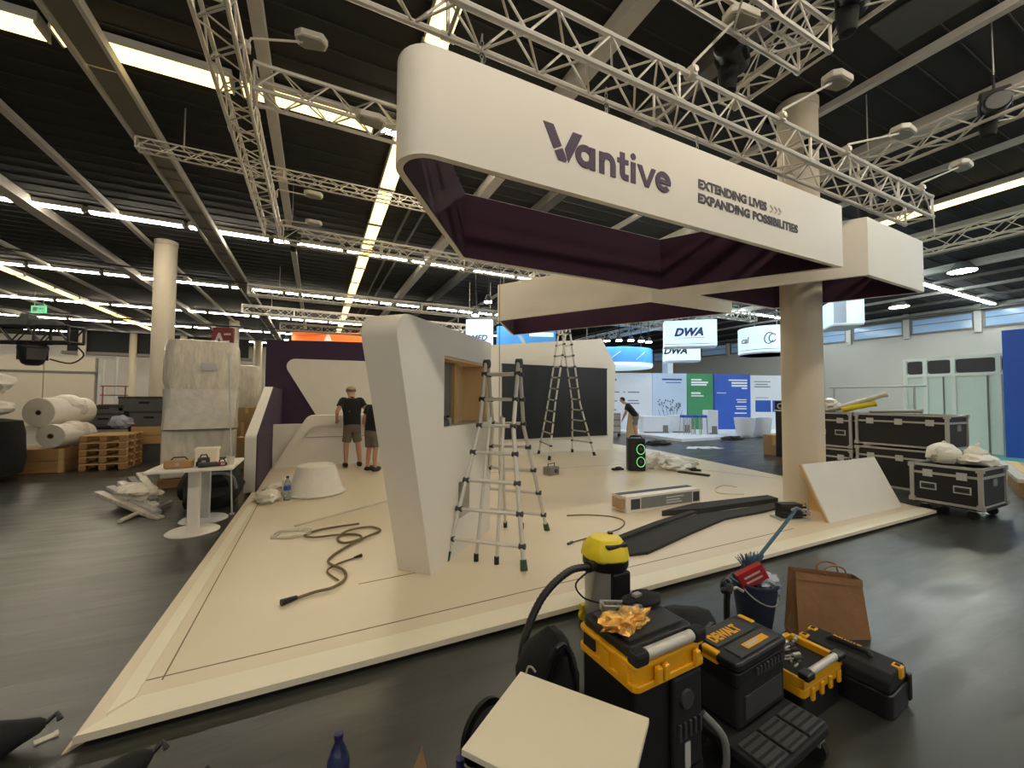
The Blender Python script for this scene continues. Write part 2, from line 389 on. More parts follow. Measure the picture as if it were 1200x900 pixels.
for i, (y, what) in enumerate(rows):
    x0 = (-4, -6, -8, -14, -18, -22, -24, -26)[i]
    for k in range(40):
        x = x0 + 1.96 * k
        if x > 27.5: break
        if (i >= 4 and x > 14) or (i == 0 and k % 2): continue
        fixture(x, y, DC if x > 9 else (DY if i == 2 and x < 0 else DW), 'white fluorescent batten on the ceiling, %s' % what, 'fluorescent battens, %s' % what)
for k in range(15):
    fixture(1.28, 4.0 + 1.95 * k, DY, 'warm fluorescent batten in the bright line running straight back behind the big sign', 'battens in the bright line behind the sign', PI / 2, 6.08)
for k in range(9):
    fixture(-10.1, 20.5 + 1.95 * k, DY, 'fluorescent batten in the bright line running back at the far left', 'battens in the bright line at the far left', PI / 2, 6.08)
for k in range(4):
    fixture(12.9, 1.2 + 1.95 * k, DY, 'yellowish fluorescent batten running back at the right edge of the hall ceiling', 'yellowish battens at the right', PI / 2, 6.08)
# bright ceiling floods on the right
for x, y in ((19.3, 5.4), (24.1, 8.8)):
    t = thing('ceiling_flood', 'glaring round flood lamp on the ceiling, %s' % ('nearer one right of the sign' if x < 20 else 'farther one just under the sign corner'), 'light', (x, y, 5.95))
    part('reflector', MB().lathe([(0.16, 0.3), (0.3, 0.1), (0.37, 0.0), (0.34, 0.0), (0.14, 0.25)], n=20), 'mid_grey', t, smooth=True)
    part('lens', MB().lathe([(0.335, -0.01), (0.335, 0.03), (0.25, 0.05)], n=20), 'flood_glow', t)
    part('bracket', MB().box((0, 0, 0.3), (0.06, 0.06, 0.12)), 'dark_grey', t)

# ---------------------------------------------------------------- round columns
def column(x, y, r, name_label, z0=0.0, collar=False):
    c = thing('round_column', name_label, 'column', (x, y, z0))
    part('shaft', MB().cyl((0, 0, 0), (0, 0, ZC - z0 - 0.05), r, n=48), 'column', c, smooth=True)
    part('capital', MB().lathe([(r, -0.12), (r + 0.015, -0.1), (r + 0.015, 0.02), (r, 0.03)], (0, 0, ZC - z0 - 0.07), n=48), 'column', c, smooth=True)
    if collar: part('base_collar', MB().lathe([(r + 0.008, 0), (r + 0.008, 0.05), (r, 0.055)], n=48), 'dark_grey', c)
    return c
rc = column(6.72, 3.62, 0.27, 'tall round beige column standing on the white stand floor beside the leaning board', 0.0)
column(-4.15, 15.3, 0.27, 'round cream column behind the film-wrapped pallet')
column(-4.6, 29.5, 0.26, 'distant white column behind the wrapped pallets, nearer of two')
column(-4.4, 39.0, 0.3, 'farthest thin white column left of the purple wall')
# speaker-like control box strapped to the top of the near column
t = thing('column_bracket', 'small black bracket clamped high on the near column', 'bracket', (6.5, 3.3, 5.4))
part('plate', MB().box((0, 0, 0), (0.3, 0.06, 0.1)), 'black_matte', t); part('strap', MB().box((-0.12, 0, -0.1), (0.06, 0.06, 0.2)), 'black_matte', t)

# ---------------------------------------------------------------- trusses
UNIT = MB().cyl((0, 0, 0), (0, 0, 1), 1.0, n=8).mesh('rod'); UNIT.materials.append(M('alu')); smooth_mesh(UNIT)
UNIT_D = MB().cyl((0, 0, 0), (0, 0, 1), 1.0, n=6).mesh('rod'); UNIT_D.materials.append(M('alu_dull'))
UNIT_B = MB().cyl((0, 0, 0), (0, 0, 1), 1.0, n=6).mesh('rod'); UNIT_B.materials.append(M('black_plastic'))
def truss(label, p0, p1, size=0.29, bay=0.5, near=True, unit=None, rc_=0.024, rb=0.0095, group=None, sleeve=2.0):
    """four-chord box truss; p0, p1 = bottom centre line ends"""
    unit = unit or UNIT
    p0 = Vector(p0); p1 = Vector(p1); d = p1 - p0; L = d.length; ang = math.atan2(d.y, d.x); h = size / 2
    t = thing('lighting_truss', label, 'truss', p0, ang, group)
    ch = [(-h, 0), (h, 0), (h, size), (-h, size)]
    for (a, z) in ch: inst('chord', unit, t, stick_matrix((0, a, z), (L, a, z), rc_))
    n = max(2, int(L / (bay / 2))); st = L / n; lat = MB()
    for fi in range(4):
        (a0, z0), (a1, z1) = ch[fi], ch[(fi + 1) % 4]
        for k in range(n):
            A = (k * st, a0, z0) if (k + fi) % 2 == 0 else (k * st, a1, z1); B = ((k + 1) * st, a1, z1) if (k + fi) % 2 == 0 else ((k + 1) * st, a0, z0)
            if near: inst('brace', unit, t, stick_matrix(A, B, rb))
            else: lat.cyl(A, B, rb * 1.1, n=4, caps=False)
    if not near: part('bracing', lat, unit.materials[0], t, kind='stuff'); [part('drop_rod', MB().cyl((x, 0, size - 0.02), (x, 0, 6.3 - p0.z), 0.012, n=5), 'steel', t) for x in (L * 0.1, L * 0.9)]
    for x in [0.0, L] + [sleeve * k for k in range(1, int(L / sleeve) + 1)]:
        fm = MB()
        for fi in range(4): fm.cyl((x, *ch[fi]), (x, *ch[(fi + 1) % 4]), rb * 1.6, n=6)
        for (a, z) in ch: fm.cyl((max(0, x - 0.05), a, z), (min(L, x + 0.05), a, z), rc_ * 1.25, n=8)
        part('end_frame', fm, unit.materials[0], t)
    return t
T1Y, T1Z = 2.6, 4.21
truss('silver box truss holding the big white sign, running along its top', (-1.2, T1Y, T1Z), (7.8, T1Y, T1Z))
truss('silver box truss running into the depth on the left, ending above the purple wall', (-0.93, 2.2, 5.08), (-0.93, 10.1, 5.08))
truss('silver box truss branching right from the left truss to behind the sign corner', (-0.7, 5.3, 5.02), (4.2, 5.3, 5.02))
truss('silver box truss across the back of the rig, lit along its lower edge', (-0.7, 9.75, 4.92), (6.2, 9.75, 4.92), bay=0.6)
truss('thin ceiling truss crossing under the cable tray', (-2.6, 8.1, 5.46), (3.2, 8.1, 5.46), size=0.16, bay=0.36, rc_=0.014, rb=0.006, near=False)
truss('silver truss at top right carrying black hoists', (4.75, 1.2, 5.45), (4.75, 3.4, 5.45))
truss('silver truss above the sign text, cut by the top edge of the picture', (1.6, 2.25, 5.05), (4.5, 2.25, 5.05))
truss('short silver truss with a black chain hoist right of the round column', (7.45, 1.1, 5.05), (7.45, 3.2, 5.05), size=0.26)
truss('silver truss running to the right edge behind the sign', (12.8, 0.5, 5.08), (12.8, 4.4, 5.08), size=0.34, bay=0.7, near=False, rc_=0.03)
for i, (y, x0, x1, z) in enumerate([(16.5, -2.2, 7.2, 5.15), (21.0, -3.0, 8.0, 5.3), (24.5, -1.8, 6.0, 5.2)]):
    truss('far ceiling truss crossing the hall, %s' % ('nearest of the three behind the curved white wall', 'middle of the three behind the curved white wall', 'farthest, just above the orange sign')[i], (x0, y, z), (x1, y, z), near=False, size=0.34, bay=0.8, unit=UNIT_D, rc_=0.032, rb=0.014)
for i, (x, y0, y1) in enumerate([(7.6, 12.0, 20.0), (11.5, 13.0, 21.0), (15.5, 12.0, 22.0)]):
    truss('far silver truss over the other stands, %s' % ('left of the blue sign', 'above the round blue sign', 'above the cylinder sign')[i], (x, y0, 5.2), (x, y1, 5.2), near=False, size=0.34, bay=0.8, unit=UNIT_D, rc_=0.032, rb=0.014)
for i, (y, x0, x1) in enumerate([(13.0, 8.5, 20.0), (17.0, 8.0, 22.0)]):
    truss('far silver truss running across behind the stand, %s' % ('nearer one', 'farther one')[i], (x0, y, 5.62), (x1, y, 5.62), near=False, size=0.34, bay=0.8, unit=UNIT_D, rc_=0.032, rb=0.014)
truss('black truss arm reaching in from the left edge', (-8.6, 16.2, 3.05), (-5.95, 15.1, 2.95), size=0.42, bay=0.7, unit=UNIT_B, rc_=0.035, rb=0.02)

# ---------------------------------------------------------------- chains between truss and sign, floods on arms, hoists
def chain(x, y, z0, z1, label):
    t = thing('hanging_chain', label, 'chain', (x, y, z0), 0, 'chains holding the sign')
    n = int((z1 - z0) / 0.045)
    for k in range(n):
        a = 0 if k % 2 else PI / 2; lk = MB(); pts = [(0.012 * math.cos(q) * math.cos(a), 0.012 * math.cos(q) * math.sin(a), 0.0225 + 0.026 * math.sin(q)) for q in [2 * PI * j / 10 for j in range(11)]]
        o = part('link', lk.tube(pts, 0.004, n=4), 'steel', t); o.location = (0, 0, k * 0.045)
    part('hook', MB().tube([(0, 0, 0.0), (0.02, 0, 0.03), (0.025, 0, 0.06), (0, 0, 0.09), (-0.02, 0, 0.06)], 0.007, n=6, smooth=3), 'dark_grey', t)
for x, w in ((1.0, 'leftmost, over the blank part of the sign'), (2.1, 'over the purple wordmark'), (3.3, 'left of the slogan'), (4.7, 'over the end of the slogan')):
    chain(x, T1Y + (0.08 if x > 3 else -0.02), 3.95, 4.2, 'short steel chain from truss to sign, %s' % w)
def arm_flood(base, head, label, up_=0.05):
    base = Vector(base); head = Vector(head); d = head - base
    t = thing('arm_floodlight', label, 'floodlight', base, 0, 'floodlights on long arms')
    part('clamp', MB().box((0, 0, 0), (0.06, 0.09, 0.09)).cyl((0, -0.06, 0.0), (0, 0.06, 0.0), 0.028, n=10), 'alu', t)
    part('arm', MB().tube([(0, 0, 0.03), (d.x * 0.06, d.y * 0.06, 0.1), tuple(d * 0.96)], 0.013, n=8), 'lamp_head', t, smooth=True)
    ang = math.atan2(d.y, d.x); c, s_ = math.cos(ang), math.sin(ang)
    def f(a, b, q): return (d.x + a * c - b * s_, d.y + a * s_ + b * c, d.z + q)
    out = [(-0.1, -0.06), (-0.02, -0.11), (0.2, -0.09), (0.24, 0), (0.2, 0.09), (-0.02, 0.11), (-0.1, 0.06)]
    hd = part('lamp_head', MB().prism(out, 0.0, 0.075, f), 'lamp_head', t, bevel=0.015)
    part('lens', MB().prism([(a * 0.8 + 0.015, b * 0.8) for a, b in out], -0.012, 0.002, f), 'lamp_glass', hd)
arm_flood((2.95, 2.45, 4.52), (3.42, 2.35, 5.12), 'white floodlight on a long arm, left of three above the sign slogan')
arm_flood((4.25, 2.45, 4.52), (5.06, 2.35, 5.12), 'white floodlight on a long arm beside the top of the round column')
arm_flood((5.5, 2.45, 4.52), (6.75, 2.4, 5.08), 'white floodlight on a long arm right of the round column')
arm_flood((7.4, 2.45, 4.52), (8.6, 2.4, 5.12), 'white floodlight on a long arm at the right end of the sign truss')
arm_flood((-0.76, 5.1, 5.42), (-0.2, 5.0, 5.62), 'white floodlight on an arm high on the left truss')
arm_flood((-0.76, 8.6, 5.4), (-0.2, 8.6, 5.5), 'white floodlight on an arm, upper of two near the end of the left truss')
arm_flood((-0.76, 9.8, 5.3), (-0.2, 9.8, 5.42), 'white floodlight on an arm, lower of two near the end of the left truss')
arm_flood((1.1, 5.1, 5.0), (0.6, 5.1, 4.98), 'white floodlight lying under the truss left of the sign corner')
def hoist(loc, label, s=1.0):
    t = thing('chain_hoist', label, 'hoist', loc, 0.4)
    part('motor', MB().cyl((-0.16 * s, 0, 0), (0.16 * s, 0, 0), 0.11 * s, n=16), 'black_plastic', t, bevel=0.02, smooth=True)
    part('gear_box', MB().box((0, 0, 0.06 * s), (0.14 * s, 0.24 * s, 0.26 * s)), 'black_matte', t, bevel=0.02)
    part('chain_bag', MB().lathe([(0.02, 0), (0.06 * s, 0.02), (0.08 * s, 0.2 * s), (0.08 * s, 0.22 * s), (0.02, 0.23 * s)], (0.05, 0.05, -0.3 * s), n=12), 'black_fabric', t, smooth=True)
    part('hook', MB().tube([(0, 0, 0.18 * s), (0, 0, 0.3 * s), (0.04 * s, 0, 0.35 * s), (0, 0, 0.4 * s)], 0.014, n=6), 'black_matte', t); part('lift_chain', MB().cyl((0, 0, 0.38 * s), (0, 0, max(0.4 * s, 6.31 - loc[2])), 0.008, n=5), 'steel', t)
hoist((3.75, 2.62, 5.15), 'black chain hoist hanging behind the floodlight above the slogan', 1.25)
hoist((4.6, 1.95, 5.55), 'black chain hoist on the top right truss', 1.2)
hoist((3.9, 2.2, 5.45), 'black chain hoist between the two upper right trusses', 0.9)
hoist((7.4, 1.75, 5.2), 'black chain hoist on the short truss at the right', 1.1)
hoist((7.5, 3.05, 4.75), 'black chain hoist hanging low behind the end of the sign truss', 1.2)
hoist((-0.55, 9.9, 5.1), 'black chain hoist at the end of the left truss', 1.0)
hoist((6.0, 13.1, 5.0), 'black chain hoist hanging left of the lower white hoop', 1.3)
# black cables sagging across the hall under the ceiling
for i, (y, z, x0, x1) in enumerate([(17.2, 6.0, -9, 7.5), (27.6, 5.9, -16, 2)]):
    tag(part('black_cable', MB().tube([(x0 + (x1 - x0) * k / 14, y + 0.4 * k / 14, z - 0.25 * math.sin(PI * k / 14)) for k in range(15)], 0.03 + 0.012 * i, n=6), 'black_matte'),
        'long black cable strung across the hall %s' % ('above the left column' if i == 0 else 'lower down, past the exit sign'), 'cable')
# dark ceiling strap crossing near the top of the picture
struct('ceiling_hatch', MB().b2((6.15, 1.5, 6.27), (6.85, 2.45, 6.299)), 'ceiling_hatch')
struct('ceiling_strap', MB().b2((2.0, 4.0, 6.15), (14.0, 4.25, 6.28)), 'black_matte')
# ---------------------------------------------------------------- the stand: raised floor
ZP = 0.06
pf = thing('stand_platform', 'low cream raised floor of the exhibition stand with a pale edging strip', 'platform', (0, 0, 0))
outer = [(-0.95, 2.55), (7.9, 2.55), (8.5, 4.6), (9.35, 9.0), (9.35, 13.4), (-1.25, 13.4), (-0.9, 8.0)]
part('underframe', MB().prism(inset(outer, 0.04), 0.0, 0.03), 'dark_grey', pf)  # set-back frame; dark grey puts the shadow gap under the edge into colour
part('floor_board', MB().prism(outer, 0.03, ZP), 'stand_floor', pf)
part('edge_strip', MB().prism([(-0.955, 2.545), (7.905, 2.545), (7.95, 2.72), (-0.78, 2.74)], 0.028, ZP + 0.004), 'ramp_white', pf)
part('edge_strip', MB().prism([(-0.88, 2.66), (-0.80, 2.745), (-0.75, 7.7), (-0.83, 7.9)], 0.028, ZP + 0.004), 'ramp_white', pf)
part('edge_ramp', MB().add([(-0.985, 2.535, 0.0), (-0.87, 2.64, 0.0), (-0.82, 8.0, 0.0), (-0.935, 8.1, 0.0), (-0.985, 2.535, 0.006), (-0.87, 2.64, ZP + 0.003), (-0.82, 8.0, ZP + 0.003), (-0.935, 8.1, 0.006)], [(3, 2, 1, 0), (4, 5, 6, 7), (0, 1, 5, 4), (1, 2, 6, 5), (2, 3, 7, 6), (3, 0, 4, 7)]), 'stand_floor', pf)
def seam(a, b, w=0.008):
    a = Vector(a); b = Vector(b); d = (b - a).normalized(); n = Vector((-d.y, d.x)) * w / 2
    part('seam', MB().prism([tuple(a + n), tuple(a - n), tuple(b - n), tuple(b + n)], ZP - 0.001, ZP + 0.0015), 'seam', pf)
seam((-0.80, 2.88), (5.2, 2.93)); seam((-0.72, 2.85), (-0.72, 7.7)); seam((1.2, 7.95), (9.0, 7.35)); seam((8.2, 5.0), (6.9, 8.0)); seam((0.35, 3.6), (0.9, 3.62))

# ---------------------------------------------------------------- suspended white hoops with purple lining
ZB, ZT = 3.2, 3.945
def hoop(name, label, poly, radii, zb=ZB, zt=ZT, inner=0.05):
    t = thing(name, label, 'hanging sign', (0, 0, 0))
    o = rounded(poly, radii, 10); i = inset(o, inner); j = inset(o, inner + 0.012)
    def band(a, b, z0, z1):
        n = len(a); m = MB()
        m.add([(x, y, z0) for x, y in a] + [(x, y, z1) for x, y in a] + [(x, y, z0) for x, y in b] + [(x, y, z1) for x, y in b],
              [f for k in range(n) for k2 in [(k + 1) % n] for f in ((k, k2, n + k2, n + k), (2 * n + k2, 2 * n + k, 3 * n + k, 3 * n + k2), (k2, k, 2 * n + k, 2 * n + k2), (n + k, n + k2, 3 * n + k2, 3 * n + k))])
        return m
    part('outer_skin', band(o, i, zb, zt), 'stand_white', t, smooth=True)
    part('inner_lining', band(i, j, zb + 0.004, zt - 0.01), 'purple_fabric', t, smooth=True)
    return t
h1 = hoop('suspended_sign', 'large white hanging trapezoid sign with purple wordmark and purple lining', [(0.27, 2.56), (5.64, 2.56), (4.5, 4.34), (1.45, 4.36)], [0.22, 0, 0, 0.05])
h2 = hoop('suspended_hoop', 'plain white hanging hoop around the round column, right of the wordmark sign', [(6.26, 2.57), (8.02, 2.62), (7.15, 4.31), (5.14, 4.3)], [0, 0.04, 0, 0])
h3 = hoop('suspended_hoop', 'plain white hanging hoop behind the wordmark sign, above the tall ladder', [(4.88, 4.86), (6.86, 4.86), (4.42, 9.1), (3.32, 7.54)], [0, 0, 0, 0])

# wordmark: letters drawn as outlines on the front face (local x along the sign, z up)
FY = 2.56
LX = 1.49; LZ = 3.425; XH = 0.178; WT = 0.052      # start, baseline, x-height, stroke width
def glyph(name, polys, mat='logo'):
    m = MB()
    for q, p in enumerate(polys): m.prism(p, FY - 0.006 - 0.00012 * (q % 40), FY + 0.001, lambda a, b, d: (a, d, b))
    return part(name, m, mat, h1)
def arc(cx, cz, ro, ri, a0, a1, n=24):
    A = [math.radians(a0 + (a1 - a0) * k / n) for k in range(n + 1)]
    return [[(cx + ro * math.cos(A[k]), cz + ro * math.sin(A[k])), (cx + ro * math.cos(A[k + 1]), cz + ro * math.sin(A[k + 1])), (cx + ri * math.cos(A[k + 1]), cz + ri * math.sin(A[k + 1])), (cx + ri * math.cos(A[k]), cz + ri * math.sin(A[k]))] for k in range(n)]
def rect(x0, z0, x1, z1): return [(x0, z0), (x1, z0), (x1, z1), (x0, z1)]
b = LZ
CAP = 0.265
def lerp(p, q, t): return (p[0] + (q[0] - p[0]) * t, p[1] + (q[1] - p[1]) * t)
vx = LX
La, Lb, Lc, Ld = (vx, b + CAP), (vx + 0.088, b + CAP), (vx + 0.22, b), (vx + 0.132, b)
glyph('letter_v_left_stroke', [[La, Lb, lerp(Lb, Lc, 0.56), lerp(La, Ld, 0.7)]])
glyph('letter_v_tip', [[lerp(La, Ld, 0.76), lerp(Lb, Lc, 0.62), lerp(Lb, Lc, 0.93), (vx + 0.2, b), (vx + 0.132, b)]])
glyph('letter_v_right_stroke', [[(vx + 0.265, b + CAP * 0.96), (vx + 0.355, b + CAP * 0.96), (vx + 0.226, b + 0.0), (vx + 0.192, b + 0.105)]])
R = XH / 2 + 0.004
x = vx + 0.29 + R
glyph('letter_a', arc(x, b + R, R, R - WT, 0, 360) + [rect(x + R - WT + 0.004, b, x + R + 0.004, b + XH)])
x = x + R + 0.045
glyph('letter_n', [rect(x, b, x + WT, b + XH)] + arc(x + 0.083, b + XH - 0.078, 0.083, 0.083 - WT, 0, 180) + [rect(x + 0.166 - WT, b, x + 0.166, b + XH - 0.078)])
x = x + 0.166 + 0.02
glyph('letter_t', [rect(x + 0.028, b + 0.05, x + 0.028 + WT, b + 0.232), rect(x, b + XH - 0.04, x + 0.118, b + XH)] + arc(x + 0.028 + 0.06, b + 0.06, 0.06, 0.06 - WT, 180, 272, 8) + [rect(x + 0.088, b, x + 0.118, b + WT)])
x = x + 0.145
glyph('letter_i', [rect(x, b, x + WT, b + XH)] + arc(x + WT / 2, b + 0.228, 0.028, 0.001, 0, 360, 16))
x = x + WT + 0.02
glyph('letter_v', [[(x, b + XH), (x + 0.052, b + XH), (x + 0.128, b), (x + 0.084, b)], [(x + 0.212, b + XH), (x + 0.16, b + XH), (x + 0.084, b), (x + 0.128, b)]])
x = x + 0.205 + R
glyph('letter_e', arc(x, b + R, R, R - WT + 0.003, -8, 360 - 52) [0:0] + arc(x, b + R, R, R - WT + 0.003, 0, 318, 30) + [rect(x - R + 0.02, b + R - 0.018, x + R - 0.006, b + R + 0.018)])
text('slogan', 'EXTENDING LIVES', 0.118, 'logo_dark', h1, (3.155, FY - 0.004, 3.575), bold=0.005, width=1.02, ext=0.001)
text('slogan', 'EXPANDING POSSIBILITIES', 0.118, 'logo_dark', h1, (3.15, FY - 0.004, 3.44), bold=0.005, width=1.57, ext=0.001)
for k in range(3):
    cx = 4.235 + 0.07 * k
    glyph('chevron', [[(cx, 3.645), (cx + 0.022, 3.645), (cx + 0.06, 3.61), (cx + 0.038, 3.61)], [(cx, 3.575), (cx + 0.022, 3.575), (cx + 0.06, 3.61), (cx + 0.038, 3.61)]], 'logo_grey')
tag(part('hanging_wire', MB().cyl((3.36, 7.49, 0.062), (3.34, 7.5, 4.9), 0.006, n=5), 'black_matte'), 'thin dark wire hanging from the lower hoop beside the black screen', 'wire')

# ---------------------------------------------------------------- curved white wall with a display niche
U = Vector((0.70711, 0.70711)); N = Vector((-0.70711, 0.70711)); P0 = Vector((0.93, 3.51)); TH = 0.33
def pw(u, z, d): return (P0.x + U.x * u + N.x * d, P0.y + U.y * u + N.y * d, z)
nw = thing('niche_wall', 'white wall with leaning rounded end and a wood-lined display niche', 'wall panel', (0, 0, 0))
body = rounded([(0.0, ZP), (0.2, ZP), (0.2, 2.27), (-0.60, 2.27)], [0, 0, 0, 0.16], 8)
part('leaning_end', MB().prism(body, 0, TH, pw), 'stand_white', nw, smooth=True)
part('lintel', MB().prism(rect(0.2, 2.0, 1.35, 2.27), 0, TH, pw), 'stand_white', nw)
part('lower_panel', MB().prism(rect(0.2, ZP, 0.52, 1.33), 0, TH, pw), 'stand_white', nw)
part('lower_panel', MB().prism(rect(0.52, 0.76, 0.78, 1.33), 0, TH, pw).prism(rect(0.52, ZP, 0.78, 0.40), 0, TH, pw), 'stand_white', nw)
part('lower_panel', MB().prism(rect(0.78, ZP, 1.35, 1.33), 0, TH, pw), 'stand_white', nw)
part('end_post', MB().prism(rect(1.25, 1.33, 1.35, 2.0), 0, TH, pw), 'stand_white', nw)
part('niche_lining', MB().prism(rect(0.2, 1.33, 1.25, 2.0), TH - 0.02, TH, pw).prism(rect(1.225, 1.335, 1.248, 1.995), 0.01, TH, pw).prism(rect(0.202, 1.975, 1.248, 1.998), 0.01, TH, pw), 'plywood', nw)
part('opening_shade', MB().prism(rect(0.53, 0.41, 0.77, 0.75), 0.12, TH - 0.01, pw), 'black_matte', nw)  # black block paints in the shade inside the low opening
for u in (0.42, 0.72): part('niche_batten', MB().prism(rect(u, 1.33, u + 0.07, 1.98), 0.16, 0.24, pw), 'wood_pale', nw)
for u0, u1 in ((0.24, 0.42), (0.5, 0.72)): part('niche_glass', MB().prism(rect(u0, 1.4, u1, 1.97), 0.2, 0.21, pw), 'mid_grey', nw)
for z in (1.43, 1.62, 1.92): part('hinge', MB().prism(rect(0.21, z, 0.27, z + 0.02), 0.08, 0.14, pw), 'black_plastic', nw)
for k, u in enumerate((0.26, 0.42, 0.5)):
    q = Vector(pw(u, 1.33, 0.12)); t = thing('fitting_tin', ('small steel fitting at the left of the niche sill', 'dark dome-shaped fitting in the middle of the niche sill', 'small steel fitting right of the dark dome on the niche sill')[k], 'fitting', q)
    part('can', MB().lathe([(0.035, 0), (0.04, 0.01), (0.04, 0.07), (0.03, 0.075)] if k != 1 else [(0.06, 0), (0.06, 0.02), (0.045, 0.06), (0.012, 0.08)], n=14), 'steel' if k != 1 else 'dark_grey', t, smooth=True)
    part('lid_knob', MB().lathe([(0.012, 0.07), (0.016, 0.09), (0.008, 0.1)], n=10), 'black_plastic', t)

# ---------------------------------------------------------------- screen wall, purple wall, side wing, back counter
sw = thing('screen_wall', 'white slanted-top wall carrying a large black screen', 'wall panel', (0, 0, 0))
part('wall_slab', MB().prism([(2.9, ZP), (2.9, 2.9), (8.02, 3.5), (8.58, 2.68), (8.45, ZP)], 10.1, 10.36, lambda a, b, d: (a, d, b)), 'stand_white', sw)
part('screen', MB().prism(rect(4.6, 0.5, 8.2, 2.55), 10.06, 10.1, lambda a, b, d: (a, d, b)), 'screen', sw)
part('screen_bezel', MB().prism(rect(4.58, 0.48, 8.22, 0.5), 10.05, 10.1, lambda a, b, d: (a, d, b)).prism(rect(4.58, 2.55, 8.22, 2.57), 10.05, 10.1, lambda a, b, d: (a, d, b)), 'black_plastic', sw)
pwall = thing('purple_wall', 'dark purple stand wall with a white rounded parallelogram panel', 'wall panel', (0, 0, 0))
part('wall_slab', MB().prism([(-1.28, ZP), (-1.28, 3.2), (3.6, 3.38), (3.6, ZP)], 13.0, 13.25, lambda a, b, d: (a, d, b)), 'purple', pwall)
part('white_panel', MB().prism(rounded([(-0.93, 2.69), (3.3, 2.74), (3.3, 1.05), (0.03, 1.05)], [0.22, 0, 0, 0.05]), 12.95, 13.0, lambda a, b, d: (a, d, b)), 'stand_panel', pwall)
wing = thing('side_wing', 'low sloping white side wall with purple inner face at the left of the stand', 'wall panel', (0, 0, 0))
prof = rounded([(7.75, ZP), (12.98, ZP), (12.98, 1.83), (10.3, 1.83), (7.75, 0.97)], [0, 0, 0, 0, 0.06])
part('wing_body', MB().prism(prof, -1.02, -0.86, lambda a, b, d: (d, a, b)), 'stand_panel', wing)
part('inner_face', MB().prism([(a, b) for a, b in prof], -0.86, -0.85, lambda a, b, d: (d, a, b)), 'purple', wing)
part('inner_plinth', MB().b2((-0.85, 7.8, ZP), (-0.843, 12.9, 0.85)), 'purple', wing)
ct = thing('back_counter', 'long white counter with slanted rounded end in front of the purple wall', 'counter', (0, 0, 0))
cp = rounded([(-0.82, ZP), (2.6, ZP), (2.6, 1.19), (-0.16, 1.19)], [0, 0, 0, 0.22])
part('counter_body', MB().prism(cp, 10.28, 10.75, lambda a, b, d: (a, d, b)), 'stand_panel', ct)
part('front_rim', MB().prism(rounded([(-0.82, ZP), (-0.66, ZP), (-0.08, 0.96), (2.6, 0.96), (2.6, 1.19), (-0.16, 1.19)], [0, 0, 0.1, 0, 0, 0.22]), 10.15, 10.28, lambda a, b, d: (a, d, b)), 'stand_white', ct)
part('shelf_line', MB().b2((-0.2, 10.26, 0.69), (2.6, 10.28, 0.7)), 'mid_grey', ct)
part('rear_wall', MB().b2((-0.84, 10.3, ZP), (-0.1, 10.42, 1.0)), 'stand_panel', ct)

# ---------------------------------------------------------------- ladders
def tele_ladder(name, label, H_, feet, top_w, kink, n_rungs, group=None, foot_mat='green_foot', r=0.022, inner=True):
    """feet: front-left, front-right, back-left, back-right (x, y); A-frame with flared lower rails"""
    fl, fr, bl, br = [Vector((*p, ZP)) for p in feet]
    cen = (fl + fr + bl + br) / 4; ax = ((fr - fl).normalized() + (br - bl).normalized()).normalized()
    t = thing(name, label, 'ladder', (0, 0, 0), 0, group); apex = Vector((cen.x, cen.y, ZP + H_))
    for side, (a, c) in enumerate(((fl, fr), (bl, br))):
        mid = (a + c) / 2; off = (mid - cen); off.z = 0; sgn = off.normalized() * 0.035
        tops = [apex - ax * top_w / 2 + sgn, apex + ax * top_w / 2 + sgn]
        rails = []
        for s, ft in ((0, a), (1, c)):
            k = tops[s].lerp(Vector((mid.x, mid.y, ZP)) + ax * (top_w / 2 * (1 if s else -1)), kink)
            rails.append((tops[s], k, ft))
            part('rail', MB().tube([tops[s], k, ft.lerp(k, 0.05)], r, n=8), 'alu', t, smooth=True)
            part('foot', MB().cyl(ft.lerp(k, 0.07), ft, r * 1.35, r * 1.6, n=10), foot_mat, t, smooth=True)
        def on(rail, f):
            L1 = (rail[0] - rail[1]).length; L2 = (rail[1] - rail[2]).length; q = f * (L1 + L2)
            return rail[0].lerp(rail[1], q / L1) if q < L1 else rail[1].lerp(rail[2], (q - L1) / L2)
        for k in range(n_rungs):
            f = 0.06 + (0.9 - 0.06) * k / (n_rungs - 1)
            part('rung', MB().cyl(on(rails[0], f), on(rails[1], f), r * 0.82, n=8), 'alu', t, smooth=True)
            for q in (0, 1): part('joint', MB().cyl(on(rails[q], f) - ax * 0.03, on(rails[q], f) + ax * 0.03, r * 1.25, n=8), 'dark_grey', t)
        if inner:
            for s in (-1, 1):
                p0_ = tops[0].lerp(tops[1], 0.5 + 0.28 * s).lerp(mid, 0.3); p1_ = Vector((mid.x, mid.y, ZP)) + ax * (0.28 * top_w * s) + Vector((0, 0, 0.03)) - off * 0.12
                part('inner_rail', MB().tube([p0_, p1_], r * 0.8, n=8), 'alu', t, smooth=True)
                part('inner_foot', MB().cyl(p1_ + Vector((0, 0, 0.04)), p1_ - Vector((0, 0, 0.03)), r * 1.1, n=8), 'rubber', t)
    for s in (-1, 1):
        part('hinge', MB().cyl(apex + ax * (top_w / 2 * s - 0.03), apex + ax * (top_w / 2 * s + 0.03), 0.05, n=14), 'dark_grey', t, smooth=True)
    return t
tele_ladder('step_ladder', 'aluminium telescopic step ladder standing in front of the niche wall', 1.92, [(1.14, 3.76), (1.71, 3.25), (1.92, 4.71), (2.47, 4.12)], 0.37, 0.36, 7)
